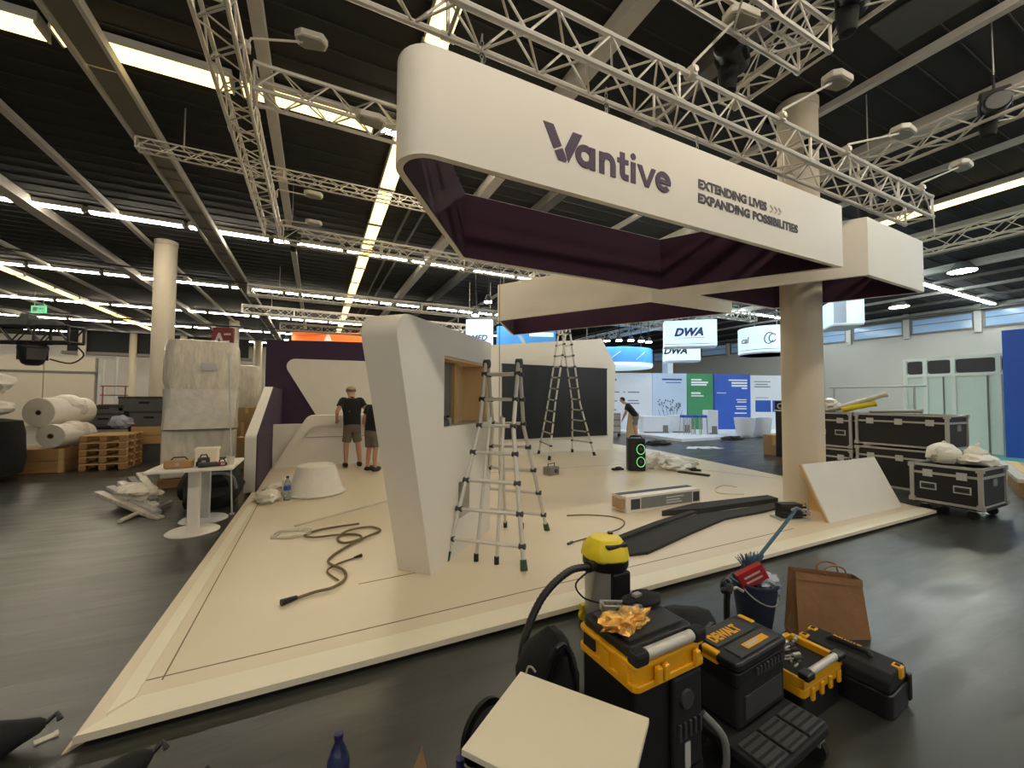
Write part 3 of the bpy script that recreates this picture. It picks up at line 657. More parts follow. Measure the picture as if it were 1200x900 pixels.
tele_ladder('tall_ladder', 'tall aluminium A-frame ladder reaching up to the lower hoop before the black screen', 3.55, [(5.65, 9.9), (5.3, 8.75), (6.72, 9.8), (6.9, 9.0)], 0.4, 0.6, 11, foot_mat='rubber', r=0.026, inner=False)

# ---------------------------------------------------------------- things lying on the stand floor
tub = thing('white_tub', 'upturned white plastic tub on the stand floor by the small bottle', 'tub', (0.03, 7.3, ZP))
part('tub_shell', MB().lathe([(0.42, 0.0), (0.43, 0.03), (0.40, 0.06), (0.28, 0.44), (0.25, 0.46), (0.05, 0.465)], n=28), 'foam_white', tub, smooth=True)
part('tub_rim', MB().lathe([(0.425, 0.0), (0.445, 0.012), (0.445, 0.03), (0.425, 0.035)], n=28), 'stand_white', tub, smooth=True)
part('side_block', MB().box((-0.38, 0.1, 0.14), (0.2, 0.3, 0.26)), 'foam_white', tub, bevel=0.04)
def bottle(loc, label, h=0.3, r=0.042, mat='bottle_clear'):
    t = thing('water_bottle', label, 'bottle', loc)
    b = part('bottle_body', MB().lathe([(r * 0.8, 0), (r, 0.02 * h), (r, 0.3 * h), (r * 0.92, 0.36 * h), (r, 0.42 * h), (r, 0.62 * h), (r * 0.7, 0.76 * h), (r * 0.34, 0.88 * h), (r * 0.34, 0.93 * h)], n=20), mat, t, smooth=True)
    part('wrapper', MB().lathe([(r * 1.015, 0.42 * h), (r * 1.02, 0.43 * h), (r * 1.02, 0.6 * h), (r * 1.0, 0.61 * h)], n=20), 'ink_blue' if mat != 'bottle_blue' else 'cap_blue', t, smooth=True)
    part('cap', MB().lathe([(r * 0.42, 0.92 * h), (r * 0.42, h), (r * 0.1, 1.005 * h)], n=14), 'cap_blue', t, smooth=True)
    return t
bottle((-0.36, 6.95, ZP), 'clear water bottle standing beside the upturned white tub', 0.36, 0.05)
t = tag(part('white_cloth', MB().blob((-0.62, 7.1, ZP + 0.05), (0.16, 0.3, 0.09), 3, 0.4, 2.2, flat=ZP), 'bag_white', smooth=True), 'crumpled white cloth on the stand floor left of the tub', 'cloth')
t = tag(part('white_cloth', MB().blob((-0.52, 7.62, ZP + 0.06), (0.22, 0.16, 0.09), 8, 0.4, 2.2, flat=ZP), 'bag_white', smooth=True), 'smaller white cloth lying behind the first, by the bottle', 'cloth')
tag(part('light_strip', MB().tube([(-0.2, 5.5, ZP + 0.012), (0.3, 5.82, ZP + 0.012), (1.2, 6.4, ZP + 0.012)], 0.014, n=6), 'cord_white'), 'thin white strip lying across the stand floor to the niche wall', 'strip')
def coil(cx, cy, n, r0, seed, z):
    rnd = random.Random(seed); out = []
    for k in range(n):
        a = k * 0.7; q = r0 * (0.6 + 0.5 * rnd.random()); out.append((cx + q * math.cos(a) * 1.3, cy + q * math.sin(a), z + 0.008 + 0.01 * rnd.random()))
    return out
tag(part('cord_tangle', MB().tube(coil(-0.22, 5.2, 26, 0.16, 4, ZP), 0.009, n=5, smooth=3), 'cord_white'), 'tangled white cord at the end of the thin strip', 'cord')
cab = [(-0.13, 3.51), (0.02, 3.56), (0.15, 3.57), (0.25, 3.72), (0.25, 3.9), (0.14, 4.1), (0.17, 4.3), (0.36, 4.55), (0.55, 4.72), (0.70, 4.9), (0.60, 5.06), (0.36, 5.0), (0.24, 4.82), (0.3, 4.62), (0.46, 4.66), (0.45, 4.85), (0.25, 4.92), (0.02, 4.92), (-0.08, 5.08), (0.1, 5.2), (0.5, 5.22)]
cb = thing('power_cable', 'long looped grey power cable on the stand floor in front of the niche wall', 'cable', (0, 0, 0))
part('lead', MB().tube([(x, y, ZP + 0.012 + 0.006 * (i % 3)) for i, (x, y) in enumerate(cab)], 0.012, n=6, smooth=6), 'rope', cb, smooth=True)
part('lead', MB().tube([(0.36, 4.17, ZP + 0.01), (0.2, 4.08, ZP + 0.01), (0.12, 3.95, ZP + 0.012), (0.2, 3.72, ZP + 0.012)], 0.008, n=6, smooth=5), 'rope', cb, smooth=True)
part('plug', MB().cyl((-0.2, 3.47, ZP + 0.022), (-0.1, 3.52, ZP + 0.02), 0.026, 0.016, n=10), 'black_plastic', cb, smooth=True)
part('plug', MB().cyl((0.43, 4.2, ZP + 0.016), (0.36, 4.17, ZP + 0.014), 0.016, 0.01, n=8), 'black_plastic', cb)
c2 = thing('extension_lead', 'thin grey cord curling on the stand floor behind the yellow vacuum', 'cord', (0, 0, 0))
part('lead', MB().tube([(x, y, ZP + 0.01) for x, y in [(3.0, 4.5), (3.25, 4.42), (3.5, 4.22), (3.52, 4.0), (3.3, 3.8), (3.0, 3.72), (2.6, 3.66), (2.47, 3.63)]], 0.008, n=5, smooth=5), 'rope', c2)
part('plug', MB().cyl((2.42, 3.61, ZP + 0.014), (2.5, 3.645, ZP + 0.012), 0.014, n=8), 'dark_grey', c2)
tag(part('cable_curl', MB().tube([(x, y, ZP + 0.01) for x, y in [(6.3, 4.3), (6.0, 4.5), (6.2, 4.75), (6.6, 4.9), (6.7, 4.7)]], 0.008, n=5, smooth=5), 'cord_white'), 'short pale cord curl beside the black clamp', 'cord')
ac = thing('long_carton', 'long white carton with a grey printed front lying on the stand floor', 'carton', (4.5, 4.4, ZP), -0.02)
part('box_body', MB().box((0, 0.0, 0.11), (1.4, 0.3, 0.22)), 'stand_white', ac, bevel=0.006)
part('front_print', MB().b2((-0.44, -0.153, 0.035), (0.53, -0.149, 0.19)), 'mid_grey', ac)
for x0, x1 in ((-0.62, -0.46), (0.55, 0.68)): part('grille', MB().b2((x0, -0.153, 0.04), (x1, -0.149, 0.18)), 'dark_grey', ac)
part('top_tape', MB().b2((-0.7, -0.02, 0.2195), (0.7, 0.1, 0.222)), 'dark_grey', ac)
for k, (w, z) in enumerate(((0.34, 0.14), (0.26, 0.10), (0.3, 0.065))): part('print_line', MB().b2((0.02, -0.155, z), (0.02 + w, -0.1525, z + 0.018)), 'light_grey', ac)
part('carton_flap', MB().box((-0.73, -0.02, 0.12), (0.05, 0.2, 0.14)), 'cardboard', ac)
cs = thing('carpet_strip', 'dark grey carpet strip lying along the stand floor, nearer piece', 'carpet', (0, 0, 0))
part('carpet_top', MB().prism([(2.78, 3.1), (3.0, 3.06), (3.9, 3.3), (4.75, 3.5), (5.5, 3.5), (6.15, 3.55), (6.1, 3.72), (5.3, 3.72), (4.6, 3.78), (3.8, 3.62), (2.95, 3.4)], ZP, ZP + 0.03), 'carpet', cs)
part('fold', MB().prism([(2.95, 3.4), (3.8, 3.62), (4.6, 3.8), (4.55, 3.86), (3.75, 3.7), (2.95, 3.48)], ZP + 0.03, ZP + 0.06), 'carpet', cs)
tag(part('carpet_strip', MB().prism([(4.15, 3.98), (4.7, 3.84), (5.6, 3.80), (6.3, 3.76), (6.35, 3.95), (5.6, 4.02), (4.85, 4.08)], ZP, ZP + 0.07), 'carpet'), 'dark grey carpet strip folded behind the longer piece', 'carpet')
cl = thing('sash_clamp', 'small black clamp tool standing at the end of the carpet strip', 'tool', (5.6, 3.2, ZP), -0.4)
part('plate', MB().b2((-0.2, -0.1, 0), (0.2, 0.1, 0.02)), 'steel', cl); part('housing', MB().b2((-0.15, -0.07, 0.02), (0.13, 0.07, 0.2)), 'black_plastic', cl, bevel=0.01)
for k in range(3): part('fin', MB().b2((-0.16, -0.09, 0.05 + 0.05 * k), (0.16, -0.07, 0.075 + 0.05 * k)), 'black_matte', cl)
part('lever', MB().tube([(0.1, 0, 0.18), (0.22, 0, 0.2), (0.26, 0, 0.1)], 0.012, n=6), 'steel', cl); part('knob', MB().cyl((0.15, 0, 0.08), (0.27, 0, 0.06), 0.03, n=10), 'steel', cl)
sp = thing('party_speaker', 'black box loudspeaker with two glowing green rings on the stand floor', 'loudspeaker', (6.33, 6.8, ZP), -0.55)
part('cabinet', MB().prism(rounded(rect(-0.19, -0.17, 0.19, 0.17), 0.09), 0.0, 0.7), 'black_plastic', sp, bevel=0.02)
part('grille', MB().b2((-0.02, -0.178, 0.06), (0.16, -0.168, 0.64)), 'black_matte', sp)
for z in (0.2, 0.47):
    rg = MB(); pts = [(0.07 + 0.085 * math.cos(q), -0.182, z + 0.105 * math.sin(q)) for q in [2 * PI * j / 24 for j in range(25)]]
    part('light_ring', rg.tube(pts, 0.008, n=6), 'green_ring', sp); part('driver_cone', MB().cyl((0.07, -0.168, z), (0.07, -0.18, z), 0.075, 0.03, n=20), 'dark_grey', sp, smooth=True)
part('carry_handle', MB().tube([(-0.14, 0, 0.69), (-0.1, 0, 0.74), (0.1, 0, 0.74), (0.14, 0, 0.69)], 0.015, n=6), 'black_matte', sp)
t = thing('plastic_sheeting', 'crumpled clear plastic sheeting heaped beside the loudspeaker', 'plastic sheet', (0, 0, 0))
for k, (x, y, a, bb, hh) in enumerate([(7.0, 6.9, 0.4, 0.3, 0.2), (7.5, 6.85, 0.45, 0.35, 0.14), (7.25, 6.45, 0.35, 0.25, 0.12), (7.95, 6.9, 0.35, 0.25, 0.1)]):
    part('fold', MB().blob((x, y, ZP + hh * 0.4), (a, bb, hh), 20 + k, 0.5, 2.6, flat=ZP), 'film_clear', t, smooth=True)
tag(part('flat_bar', MB().box((7.05, 5.9, ZP + 0.02), (0.08, 0.62, 0.04), rz=0.35), 'dark_grey'), 'flat dark bar lying on the stand floor in front of the plastic sheeting', 'bar')
for k, (x, y, L, a) in enumerate([(7.4, 6.2, 0.3, 0.9), (5.95, 6.95, 0.25, 1.4)]):
    tag(part('dark_offcut', MB().box((x, y, ZP + 0.02), (0.1, L, 0.04), rz=a).box((x + 0.06, y + 0.05, ZP + 0.03), (0.08, 0.12, 0.05), rz=a + 0.5), 'black_matte'), 'small dark offcut on the stand floor, %s' % ('in front of the plastic sheeting' if k == 0 else 'left of the loudspeaker'), 'offcut')
# socket box by the tall ladder
t = thing('power_box', 'small grey power box on the floor under the tall ladder', 'power box', (4.35, 7.1, ZP), 0.3)
part('box_body', MB().b2((-0.14, -0.1, 0), (0.14, 0.1, 0.16)), 'mid_grey', t, bevel=0.01); part('socket', MB().cyl((0.03, -0.1, 0.08), (0.03, -0.13, 0.08), 0.04, n=10), 'dark_grey', t); part('carry_handle', MB().tube([(-0.1, 0, 0.16), (-0.1, 0, 0.22), (0.1, 0, 0.22), (0.1, 0, 0.16)], 0.012, n=6), 'black_plastic', t)
# leaning board at the column
bd = thing('leaning_board', 'large white board leaning on the round column at the front edge of the stand', 'board', (0, 0, 0))
A, B_, C_, D_ = Vector((5.85, 2.86, ZP)), Vector((7.73, 2.85, ZP)), Vector((7.58, 3.1, 0.76)), Vector((5.72, 3.1, 0.77)); nn = (B_ - A).cross(D_ - A).normalized() * 0.02
part('face_sheet', MB().add([A, B_, C_, D_, A - nn, B_ - nn, C_ - nn, D_ - nn], [(0, 1, 2, 3), (7, 6, 5, 4), (0, 4, 5, 1), (1, 5, 6, 2), (2, 6, 7, 3), (3, 7, 4, 0)]), 'stand_panel', bd)
part('ply_core', MB().add([A - nn, B_ - nn, C_ - nn, D_ - nn, A - nn * 2.6, B_ - nn * 2.6, C_ - nn * 2.6, D_ - nn * 2.6], [(0, 1, 2, 3), (7, 6, 5, 4), (0, 4, 5, 1), (1, 5, 6, 2), (2, 6, 7, 3), (3, 7, 4, 0)]), 'wood_pale', bd)
part('prop_block', MB().b2((6.3, 3.14, ZP), (6.95, 3.34, 0.7)), 'wood_pale', bd)
for k in range(3): part('edge_screw', MB().cyl((6.72 + 0.07 * k, 3.085, 0.765), (6.72 + 0.07 * k, 3.08, 0.79), 0.012, n=8), 'dark_grey', bd)
# ---------------------------------------------------------------- left side: wrapped goods, rolls, crates
def ripple(seed, amp, n):
    return lambda a, z: 1 + amp * math.sin(n * a + 3 * math.sin(z * 4 + seed)) + amp * noise.noise(Vector((math.cos(a) * 2 + seed, math.sin(a) * 2, z * 3)))
wp = thing('wrapped_pallet', 'tall film-wrapped pallet of goods behind the small white table', 'wrapped pallet', (-1.95, 9.55, 0), 0.15)
part('pallet', MB().box((0, 0, 0.13), (1.15, 0.95, 0.03)).box((0, -0.4, 0.06), (1.15, 0.1, 0.12)).box((0, 0.4, 0.06), (1.15, 0.1, 0.12)), 'pallet_wood', wp)
part('lower_box', MB().box((0, 0, 0.58), (1.1, 0.9, 0.86)), 'film', wp, bevel=0.04)
part('middle_box', MB().box((0.03, 0, 1.37), (1.02, 0.86, 0.7)), 'cardboard', wp, bevel=0.03)
def sq(a, z):
    c, s = abs(math.cos(a)), abs(math.sin(a)); return ((c ** 6 + s ** 6) ** (-1 / 6)) * (1 + 0.012 * math.sin(23 * a + 5 * z) + 0.02 * noise.noise(Vector((c * 4, s * 4, z * 3))))
part('top_bundle', MB().lathe([(0.42, 1.72), (0.54, 1.74), (0.57, 1.9), (0.57, 2.2), (0.56, 2.5), (0.53, 2.62), (0.3, 2.66)], n=72, wob=sq), 'film', wp, smooth=True)
part('film_skirt', MB().lathe([(0.57, 1.02), (0.555, 1.2), (0.56, 1.5), (0.565, 1.74), (0.55, 1.74), (0.55, 1.02)], n=48, wob=sq), 'film_clear', wp, smooth=True)
part('pallet_label', MB().box((0.1, -0.6, 2.15), (0.22, 0.01, 0.14)), 'light_grey', wp)
w2 = thing('wrapped_pallet', 'second film-wrapped pallet partly hidden behind the tall one', 'wrapped pallet', (-1.85, 13.0, 0), 0.1)
part('load', MB().lathe([(0.5, 0.0), (0.52, 0.1), (0.5, 1.2), (0.52, 2.2), (0.5, 2.42), (0.3, 2.45)], n=48, wob=sq), 'film', w2, smooth=True)
part('corner_board', MB().box((0.42, -0.42, 1.2), (0.05, 0.05, 2.35)), 'cardboard', w2)
for k, (x, y, z, s) in enumerate([(-1.55, 11.6, 0.0, (0.5, 0.5, 1.0)), (-1.5, 11.6, 1.0, (0.42, 0.4, 0.35)), (-1.65, 10.9, 0.0, (0.4, 0.4, 0.7))]):
    t = thing('carton', ('tall brown carton between the pallets and the sloping wing', 'small brown carton on top of the tall carton by the wing', 'low brown carton behind the wrapped pallet')[k], 'carton', (x, y, z), 0.1 * k)
    part('box_body', MB().b2((-s[0] / 2, -s[1] / 2, 0), (s[0] / 2, s[1] / 2, s[2])), 'cardboard', t, bevel=0.01); part('tape', MB().b2((-0.03, -s[1] / 2 - 0.002, s[2] * 0.6), (0.03, s[1] / 2 + 0.002, s[2] + 0.002)), 'wood_pale', t)
rs = thing('red_sign', 'dark red sign board standing above the wrapped pallet', 'sign', (-3.0, 17.0, 0), -0.5)
part('board', MB().prism([(-0.42, 2.9), (0.4, 2.75), (0.42, 4.0), (-0.3, 4.02)], -0.04, 0.04, lambda a, b, d: (a, d, b)), 'dark_red', rs)
part('post', MB().b2((-0.05, -0.03, 0), (0.05, 0.03, 2.95)), 'dark_grey', rs)
text('lettering', 'A', 0.75, 'light_grey', rs, (-0.32, -0.045, 3.3), bold=0.01)
for k, z in enumerate((3.3, 3.5, 3.75)): part('print_line', MB().b2((0.1, -0.045, z), (0.26 + 0.04 * k, -0.038, z + 0.06)), 'light_grey', rs)

tb = thing('pedestal_table', 'small white table on a round-based pedestal covered with tools', 'table', (-1.28, 6.0, 0))
part('table_top', MB().box((0, 0.18, 0.755), (0.82, 0.86, 0.035)), 'stand_white', tb, bevel=0.008)
for k, (y, m) in enumerate(((0.0, 'stand_white'), (0.52, 'light_grey'))):
    part('pedestal', MB().box((0, y, 0.38), (0.12, 0.07, 0.72)), m, tb, bevel=0.012)
    part('base_plate', MB().lathe([(0.26, 0.0), (0.265, 0.012), (0.24, 0.03), (0.05, 0.035)], (0, y, 0), n=36), m, tb, smooth=True)
for k, (x, y, d, m, lab, nm) in enumerate([(-1.42, 5.95, (0.26, 0.16, 0.09), 'wood', 'brown padded tool case on the small white table', 'tool_case'), (-1.2, 6.0, (0.12, 0.1, 0.1), 'dark_grey', 'dark cordless battery pack on the small white table', 'battery_pack'), (-1.0, 5.9, (0.1, 0.06, 0.05), 'dark_red', 'small red tool at the right end of the small white table', 'hand_tool')]):
    t = thing(nm, lab, 'tool', (x, y, 0.773), 0.2 * k)
    part('tool_body', MB().box((0, 0, d[2] / 2), d), m, t, bevel=0.02); part('clasp', MB().box((0, -d[1] / 2, d[2] * 0.55), (0.04, 0.012, 0.03)), 'steel', t)
    part('grip', MB().tube([(-d[0] * 0.3, 0, d[2]), (-d[0] * 0.2, 0, d[2] + 0.03), (d[0] * 0.2, 0, d[2] + 0.03), (d[0] * 0.3, 0, d[2])], 0.008, n=6), 'black_plastic', t)
t = thing('cordless_drill', 'dark cordless drill lying among the tools on the small white table', 'drill', (-1.12, 5.86, 0.773), 0.3)
part('drill_body', MB().cyl((-0.1, 0, 0.03), (0.08, 0, 0.03), 0.028, n=12).cyl((0.08, 0, 0.03), (0.13, 0, 0.03), 0.02, 0.012, n=12), 'dark_grey', t, smooth=True); part('grip', MB().box((-0.07, 0.07, 0.025), (0.04, 0.12, 0.04)), 'wood', t, bevel=0.01); part('battery', MB().box((-0.07, 0.14, 0.03), (0.08, 0.05, 0.055)), 'black_plastic', t, bevel=0.008)
t = tag(part('white_cup', MB().lathe([(0.035, 0), (0.045, 0.09), (0.04, 0.09), (0.03, 0.01)], (-0.94, 6.05, 0.773), n=16), 'stand_white', smooth=True), 'white cup at the corner of the small white table', 'cup')
tag(part('pale_box', MB().b2((-1.35, 6.3, 0.773), (-1.13, 6.48, 0.93)).b2((-1.36, 6.29, 0.92), (-1.12, 6.49, 0.95)), 'ramp_white'), 'pale yellow box at the back of the small white table', 'box')
tag(part('thin_pole', MB().cyl((-1.0, 6.66, 0.0), (-1.1, 6.72, 2.2), 0.01, n=8).cyl((-1.0, 6.66, 0), (-1.0, 6.66, 0.02), 0.03, n=8), 'light_grey', smooth=True), 'thin pale pole leaning upright at the right of the small white table', 'pole')
t = thing('black_sheeting', 'black plastic sheeting draped in a heap behind the small white table', 'sheeting', (0, 0, 0))
part('heap', MB().blob((-1.38, 7.4, 0.3), (0.36, 0.5, 0.4), 31, 0.35, 1.7, flat=0.0), 'black_matte', t, smooth=True)
part('drape', MB().prism([(-1.65, 6.78), (-1.06, 6.78), (-0.98, 7.0), (-1.1, 7.55), (-1.7, 7.5)], 0.62, 0.68), 'black_matte', t, bevel=0.015)
part('strap', MB().tube([(-1.5, 6.85, 0.45), (-1.25, 6.78, 0.55), (-1.05, 6.85, 0.5), (-1.0, 6.95, 0.3)], 0.02, n=6, smooth=4), 'mid_grey', t)
hp = thing('folded_fabric', 'heap of pale folded fabric and slats on the hall floor left of the small table', 'fabric heap', (-2.3, 7.6, 0), 0.5)
for k in range(5):
    part('slat', MB().box((-0.12 + 0.07 * k, 0.1 * k - 0.2, 0.1 + 0.05 * k), (0.1, 1.5 - 0.1 * k, 0.06), rot=Matrix.Rotation(0.25 - 0.08 * k, 3, 'Z') @ Matrix.Rotation(0.14, 3, 'X')), ('film', 'light_grey', 'film_clear', 'mid_grey', 'film')[k], hp, bevel=0.015)
part('cover', MB().blob((0.05, 0.2, 0.2), (0.24, 0.55, 0.11), 12, 0.35, 2.2, flat=0.02), 'film', hp, smooth=True)
part('strap_end', MB().tube([(-0.3, -0.75, 0.02), (-0.1, -0.55, 0.04), (0.2, -0.4, 0.05), (0.35, -0.2, 0.05)], 0.03, n=6), 'cord_white', hp)

def roll(c, e, r, label):
    c = Vector(c); e = Vector(e); d = (e - c); L = d.length; t = thing('bubble_wrap_roll', label, 'roll', c - Vector((0, 0, r)))
    q = d.to_track_quat('Z', 'Y').to_matrix().to_4x4(); base = Matrix.Translation((0, 0, r)) @ q
    def put(nm, mb, m): o = part(nm, mb, m, t, smooth=True); o.matrix_local = base
    put('wrap', MB().lathe([(0.05, 0.0), (r * 0.97, 0.0), (r, 0.03), (r * 1.0, L * 0.4), (r * 0.98, L), (0.05, L)], n=40, wob=lambda a, z: 1 + 0.02 * noise.noise(Vector((math.cos(a) * 3, math.sin(a) * 3, z * 3)))), 'foam_white')
    put('core', MB().lathe([(0.06, -0.004), (0.06, 0.02), (0.045, 0.02), (0.045, -0.003)], n=20), 'cardboard'); put('core_hole', MB().lathe([(0.045, -0.006), (0.045, -0.002), (0.01, -0.002)], n=20), 'black_matte')
    put('loose_sheet', MB().blob((0, r * 0.2, L * 0.62), (r * 1.06, r * 0.98, L * 0.42), 5, 0.16, 2.4), 'film_clear')
roll((-5.32, 12.15, 1.24), (-5.0, 13.1, 1.25), 0.32, 'large upper bubble wrap roll on the timber crate at left')
roll((-4.95, 11.75, 0.76), (-4.8, 12.7, 0.76), 0.245, 'smaller lower bubble wrap roll on the timber crate at left')
for k, (p, s) in enumerate([((-5.95, 11.35, 1.82), (0.6, 0.38, 0.24)), ((-5.85, 11.3, 1.36), (0.55, 0.38, 0.18))]):
    tag(part('white_sack', MB().blob(p, s, 40 + k, 0.35, 1.8), 'bag_white', smooth=True), ('crumpled white plastic sack on top at the left edge', 'crumpled white plastic sack under the top one at the left edge')[k], 'sack')
t = thing('black_bin', 'tall bin under a black cloth at the left edge, below the white sacks', 'bin', (-5.6, 11.05, 0))
part('cloth', MB().lathe([(0.55, 0.12), (0.57, 0.4), (0.55, 0.9), (0.52, 1.12), (0.3, 1.16)], n=40, wob=ripple(2, 0.02, 9)), 'black_fabric', t, smooth=True); part('cloth', MB().box((0.32, -0.5, 0.08), (0.14, 0.06, 0.14)), 'light_grey', t); part('wheel', MB().cyl((0.25, -0.35, 0.06), (0.32, -0.35, 0.06), 0.06, n=14), 'rubber', t)
def crate(lo, hi, label, mat='wood', n=2):
    t = thing('timber_crate', label, 'crate', ((lo[0] + hi[0]) / 2, (lo[1] + hi[1]) / 2, lo[2])); w, d, h = [(b - a) for a, b in zip(lo, hi)]
    part('crate_core', MB().box((0, 0, h / 2), (w * 0.96, d * 0.96, h * 0.98)), 'pallet_wood', t)
    for k in range(n): part('board', MB().box((0, -d / 2 + 0.01, h * (k + 0.5) / n), (w, 0.03, h / n * 0.94)), mat, t); part('board', MB().box((w / 2 - 0.01, 0, h * (k + 0.5) / n), (0.03, d, h / n * 0.94)), mat, t)
    for x in (-w / 2 + 0.05, w / 2 - 0.05): part('corner_post', MB().box((x, -d / 2 - 0.012, h / 2), (0.08, 0.02, h)), 'wood_pale', t)
crate((-5.75, 11.75, 0.0), (-4.72, 13.3, 0.5), 'low timber crate under the bubble wrap rolls')
crate((-4.05, 12.95, 0.42), (-3.2, 13.8, 0.86), 'pale timber crate standing on a dark box left of the column', 'wood_pale', 2)
tag(part('dark_box', MB().b2((-4.02, 13.0, 0.0), (-3.25, 13.8, 0.4)).b2((-4.04, 12.98, 0.36), (-3.23, 13.82, 0.42)), 'crate_grey', bevel=0.01), 'dark grey box on the floor under the pale timber crate', 'box')
def pallet(z, label):
    t = thing('pallet', label, 'pallet', (-4.12, 12.2, z), 0.0, 'stacked pallets')
    for y in (-0.4, -0.13, 0.13, 0.4): part('top_board', MB().box((0, y, 0.135), (0.75, 0.16, 0.025)), 'wood_pale', t)
    for x in (-0.32, 0, 0.32):
        part('bearer', MB().box((x, 0, 0.012), (0.1, 0.95, 0.024)), 'pallet_wood', t)
        for y in (-0.42, 0, 0.42): part('block', MB().box((x, y, 0.073), (0.12, 0.11, 0.098)), 'wood', t)
for k in range(5): pallet(0.152 * k, 'wooden pallet in the small stack at left, %s' % ('lowest', 'second from the floor', 'middle', 'second from the top', 'topmost')[k])
def gcrate(x, y, z, w, h, label):
    t = thing('plastic_crate', label, 'crate', (x, y, z)); d = 0.6
    m = MB().b2((-w / 2, -d / 2, 0), (w / 2, d / 2, 0.02))
    for s in (-1, 1): m.b2((s * w / 2 - 0.015, -d / 2, 0), (s * w / 2 + 0.015, d / 2, h)); m.b2((-w / 2, s * d / 2 - 0.015, 0), (w / 2, s * d / 2 + 0.015, h))
    part('crate_shell', m, 'crate_grey', t); part('rim', MB().b2((-w / 2 - 0.02, -d / 2 - 0.03, h - 0.06), (w / 2 + 0.02, -d / 2 + 0.01, h)), 'dark_grey', t)
    part('grip_slot', MB().b2((-0.1, -d / 2 - 0.018, h * 0.5), (0.1, -d / 2 - 0.012, h * 0.64)), 'black_matte', t)
for k, (x, z, w, h, l) in enumerate([(-4.6, 0.86, 0.7, 0.34, 'lower left grey plastic crate beside the column'), (-4.6, 1.2, 0.7, 0.18, 'shallow grey plastic crate on the left of the crate stack'), (-3.75, 0.86, 0.72, 0.38, 'lower right grey plastic crate on the timber crate'), (-3.85, 1.24, 0.95, 0.36, 'topmost wide grey plastic crate beside the column')]): gcrate(x, 13.35, z, w, h, l)
tag(part('support_table', MB().b2((-4.98, 13.35, 0.78), (-4.12, 13.7, 0.86)).b2((-4.95, 13.4, 0), (-4.88, 13.47, 0.78)).b2((-4.25, 13.4, 0), (-4.18, 13.47, 0.78)), 'dark_grey'), 'dark trestle carrying the left grey crates', 'trestle')
tag(part('clear_bag', MB().blob((-4.25, 13.0, 0.98), (0.22, 0.14, 0.16), 50, 0.4, 2), 'plastic_bag', smooth=True), 'crumpled clear bag hanging in front of the grey crates', 'bag')

# moving-head lamp hanging under the black arm
t = thing('stage_lamp', 'black stage lamp hanging under the black truss arm', 'lamp', (-6.95, 15.5, 2.42), 0.3)
part('yoke', MB().box((0, 0, 0.55), (0.5, 0.1, 0.1)).box((-0.25, 0, 0.35), (0.06, 0.1, 0.4)).box((0.25, 0, 0.35), (0.06, 0.1, 0.4)), 'black_matte', t)
part('lamp_body', MB().lathe([(0.12, 0), (0.2, 0.05), (0.26, 0.2), (0.3, 0.5), (0.24, 0.52)], (0, 0, 0.0), n=20), 'black_plastic', t, smooth=True); part('panel', MB().box((0.1, -0.29, 0.3), (0.34, 0.03, 0.3)), 'dark_grey', t); part('cable', MB().tube([(0.3, 0, 0.2), (0.7, 0, 0.1), (0.95, 0.0, 0.35), (0.8, 0, 0.6)], 0.02, n=6, smooth=4), 'black_matte', t)
tag(part('stage_box', MB().b2((-8.2, 15.7, 3.5), (-6.6, 16.1, 3.72)).b2((-7.3, 15.65, 3.5), (-7.15, 16.15, 3.85)), 'dark_grey', bevel=0.02), 'dark equipment box riding on the black truss arm', 'equipment box')
ex = thing('exit_sign', 'green exit sign hanging from the ceiling at the far left', 'sign', (-11.4, 25.7, 5.35), -0.45)
part('sign_box', MB().b2((-0.32, -0.04, 0), (0.32, 0.04, 0.34)), 'exit_green', ex); part('pictogram', MB().b2((-0.22, -0.05, 0.08), (-0.02, -0.041, 0.26)).prism([(0.04, 0.17), (0.14, 0.25), (0.14, 0.2), (0.24, 0.2), (0.24, 0.14), (0.14, 0.14), (0.14, 0.09)], -0.05, -0.041, lambda a, b, d: (a, d, b)), 'ink_white', ex)
for s in (-0.2, 0.2): part('hanger', MB().cyl((s, 0, 0.34), (s, 0, 0.95), 0.015, n=6), 'light_grey', ex)

# partition, gallery and lift at the far left
pt = thing('partition_wall', 'cream panelled partition at the far left with a horizontal rail', 'partition', (-11.0, 30, 0))
for k in range(8):
    part('panel', MB().b2((-2.02 * (k + 1) + 0.02, 0, 0.0), (-2.02 * k - 0.02, 0.12, 2.85)), 'wall_cream', pt); part('panel', MB().b2((-2.02 * (k + 1) + 0.02, 0, 2.95), (-2.02 * k - 0.02, 0.12, 3.72)), 'wall_cream', pt)
part('rail', MB().b2((-16.5, -0.06, 2.85), (0.1, 0.1, 2.95)), 'beam_dark', pt); part('back_board', MB().b2((-16.5, 0.12, 0), (0.05, 0.2, 3.7)), 'mid_grey', pt)
for k, x in enumerate((0.2, 0.75)): tag(part('service_pipe', MB().cyl((-10.8 + x, 29.9, 0), (-10.8 + x, 29.9, 3.6 + 0.2 * k), 0.08, n=12).cyl((-10.8 + x, 29.9, 1.4), (-10.8 + x, 29.9, 1.55), 0.1, n=12), 'light_grey', smooth=True), 'pale service pipe at the end of the cream partition, %s one' % ('left', 'right')[k], 'pipe')
gl = thing('gallery', 'dark recessed gallery high on the back wall at left', 'gallery', (0, 0, 0))
part('dark_front', MB().b2((-15.0, 37.0, 4.6), (-4.8, 37.2, 6.05)), 'black_matte', gl); part('slab', MB().b2((-15.2, 36.8, 4.4), (-4.6, 37.4, 4.6)), 'beam_dark', gl)
for x in (-14.2, -11.6, -8.8, -6.0): part('post', MB().cyl((x, 36.85, 0), (x, 36.85, 6.0), 0.2, n=16), 'column', gl, smooth=True)
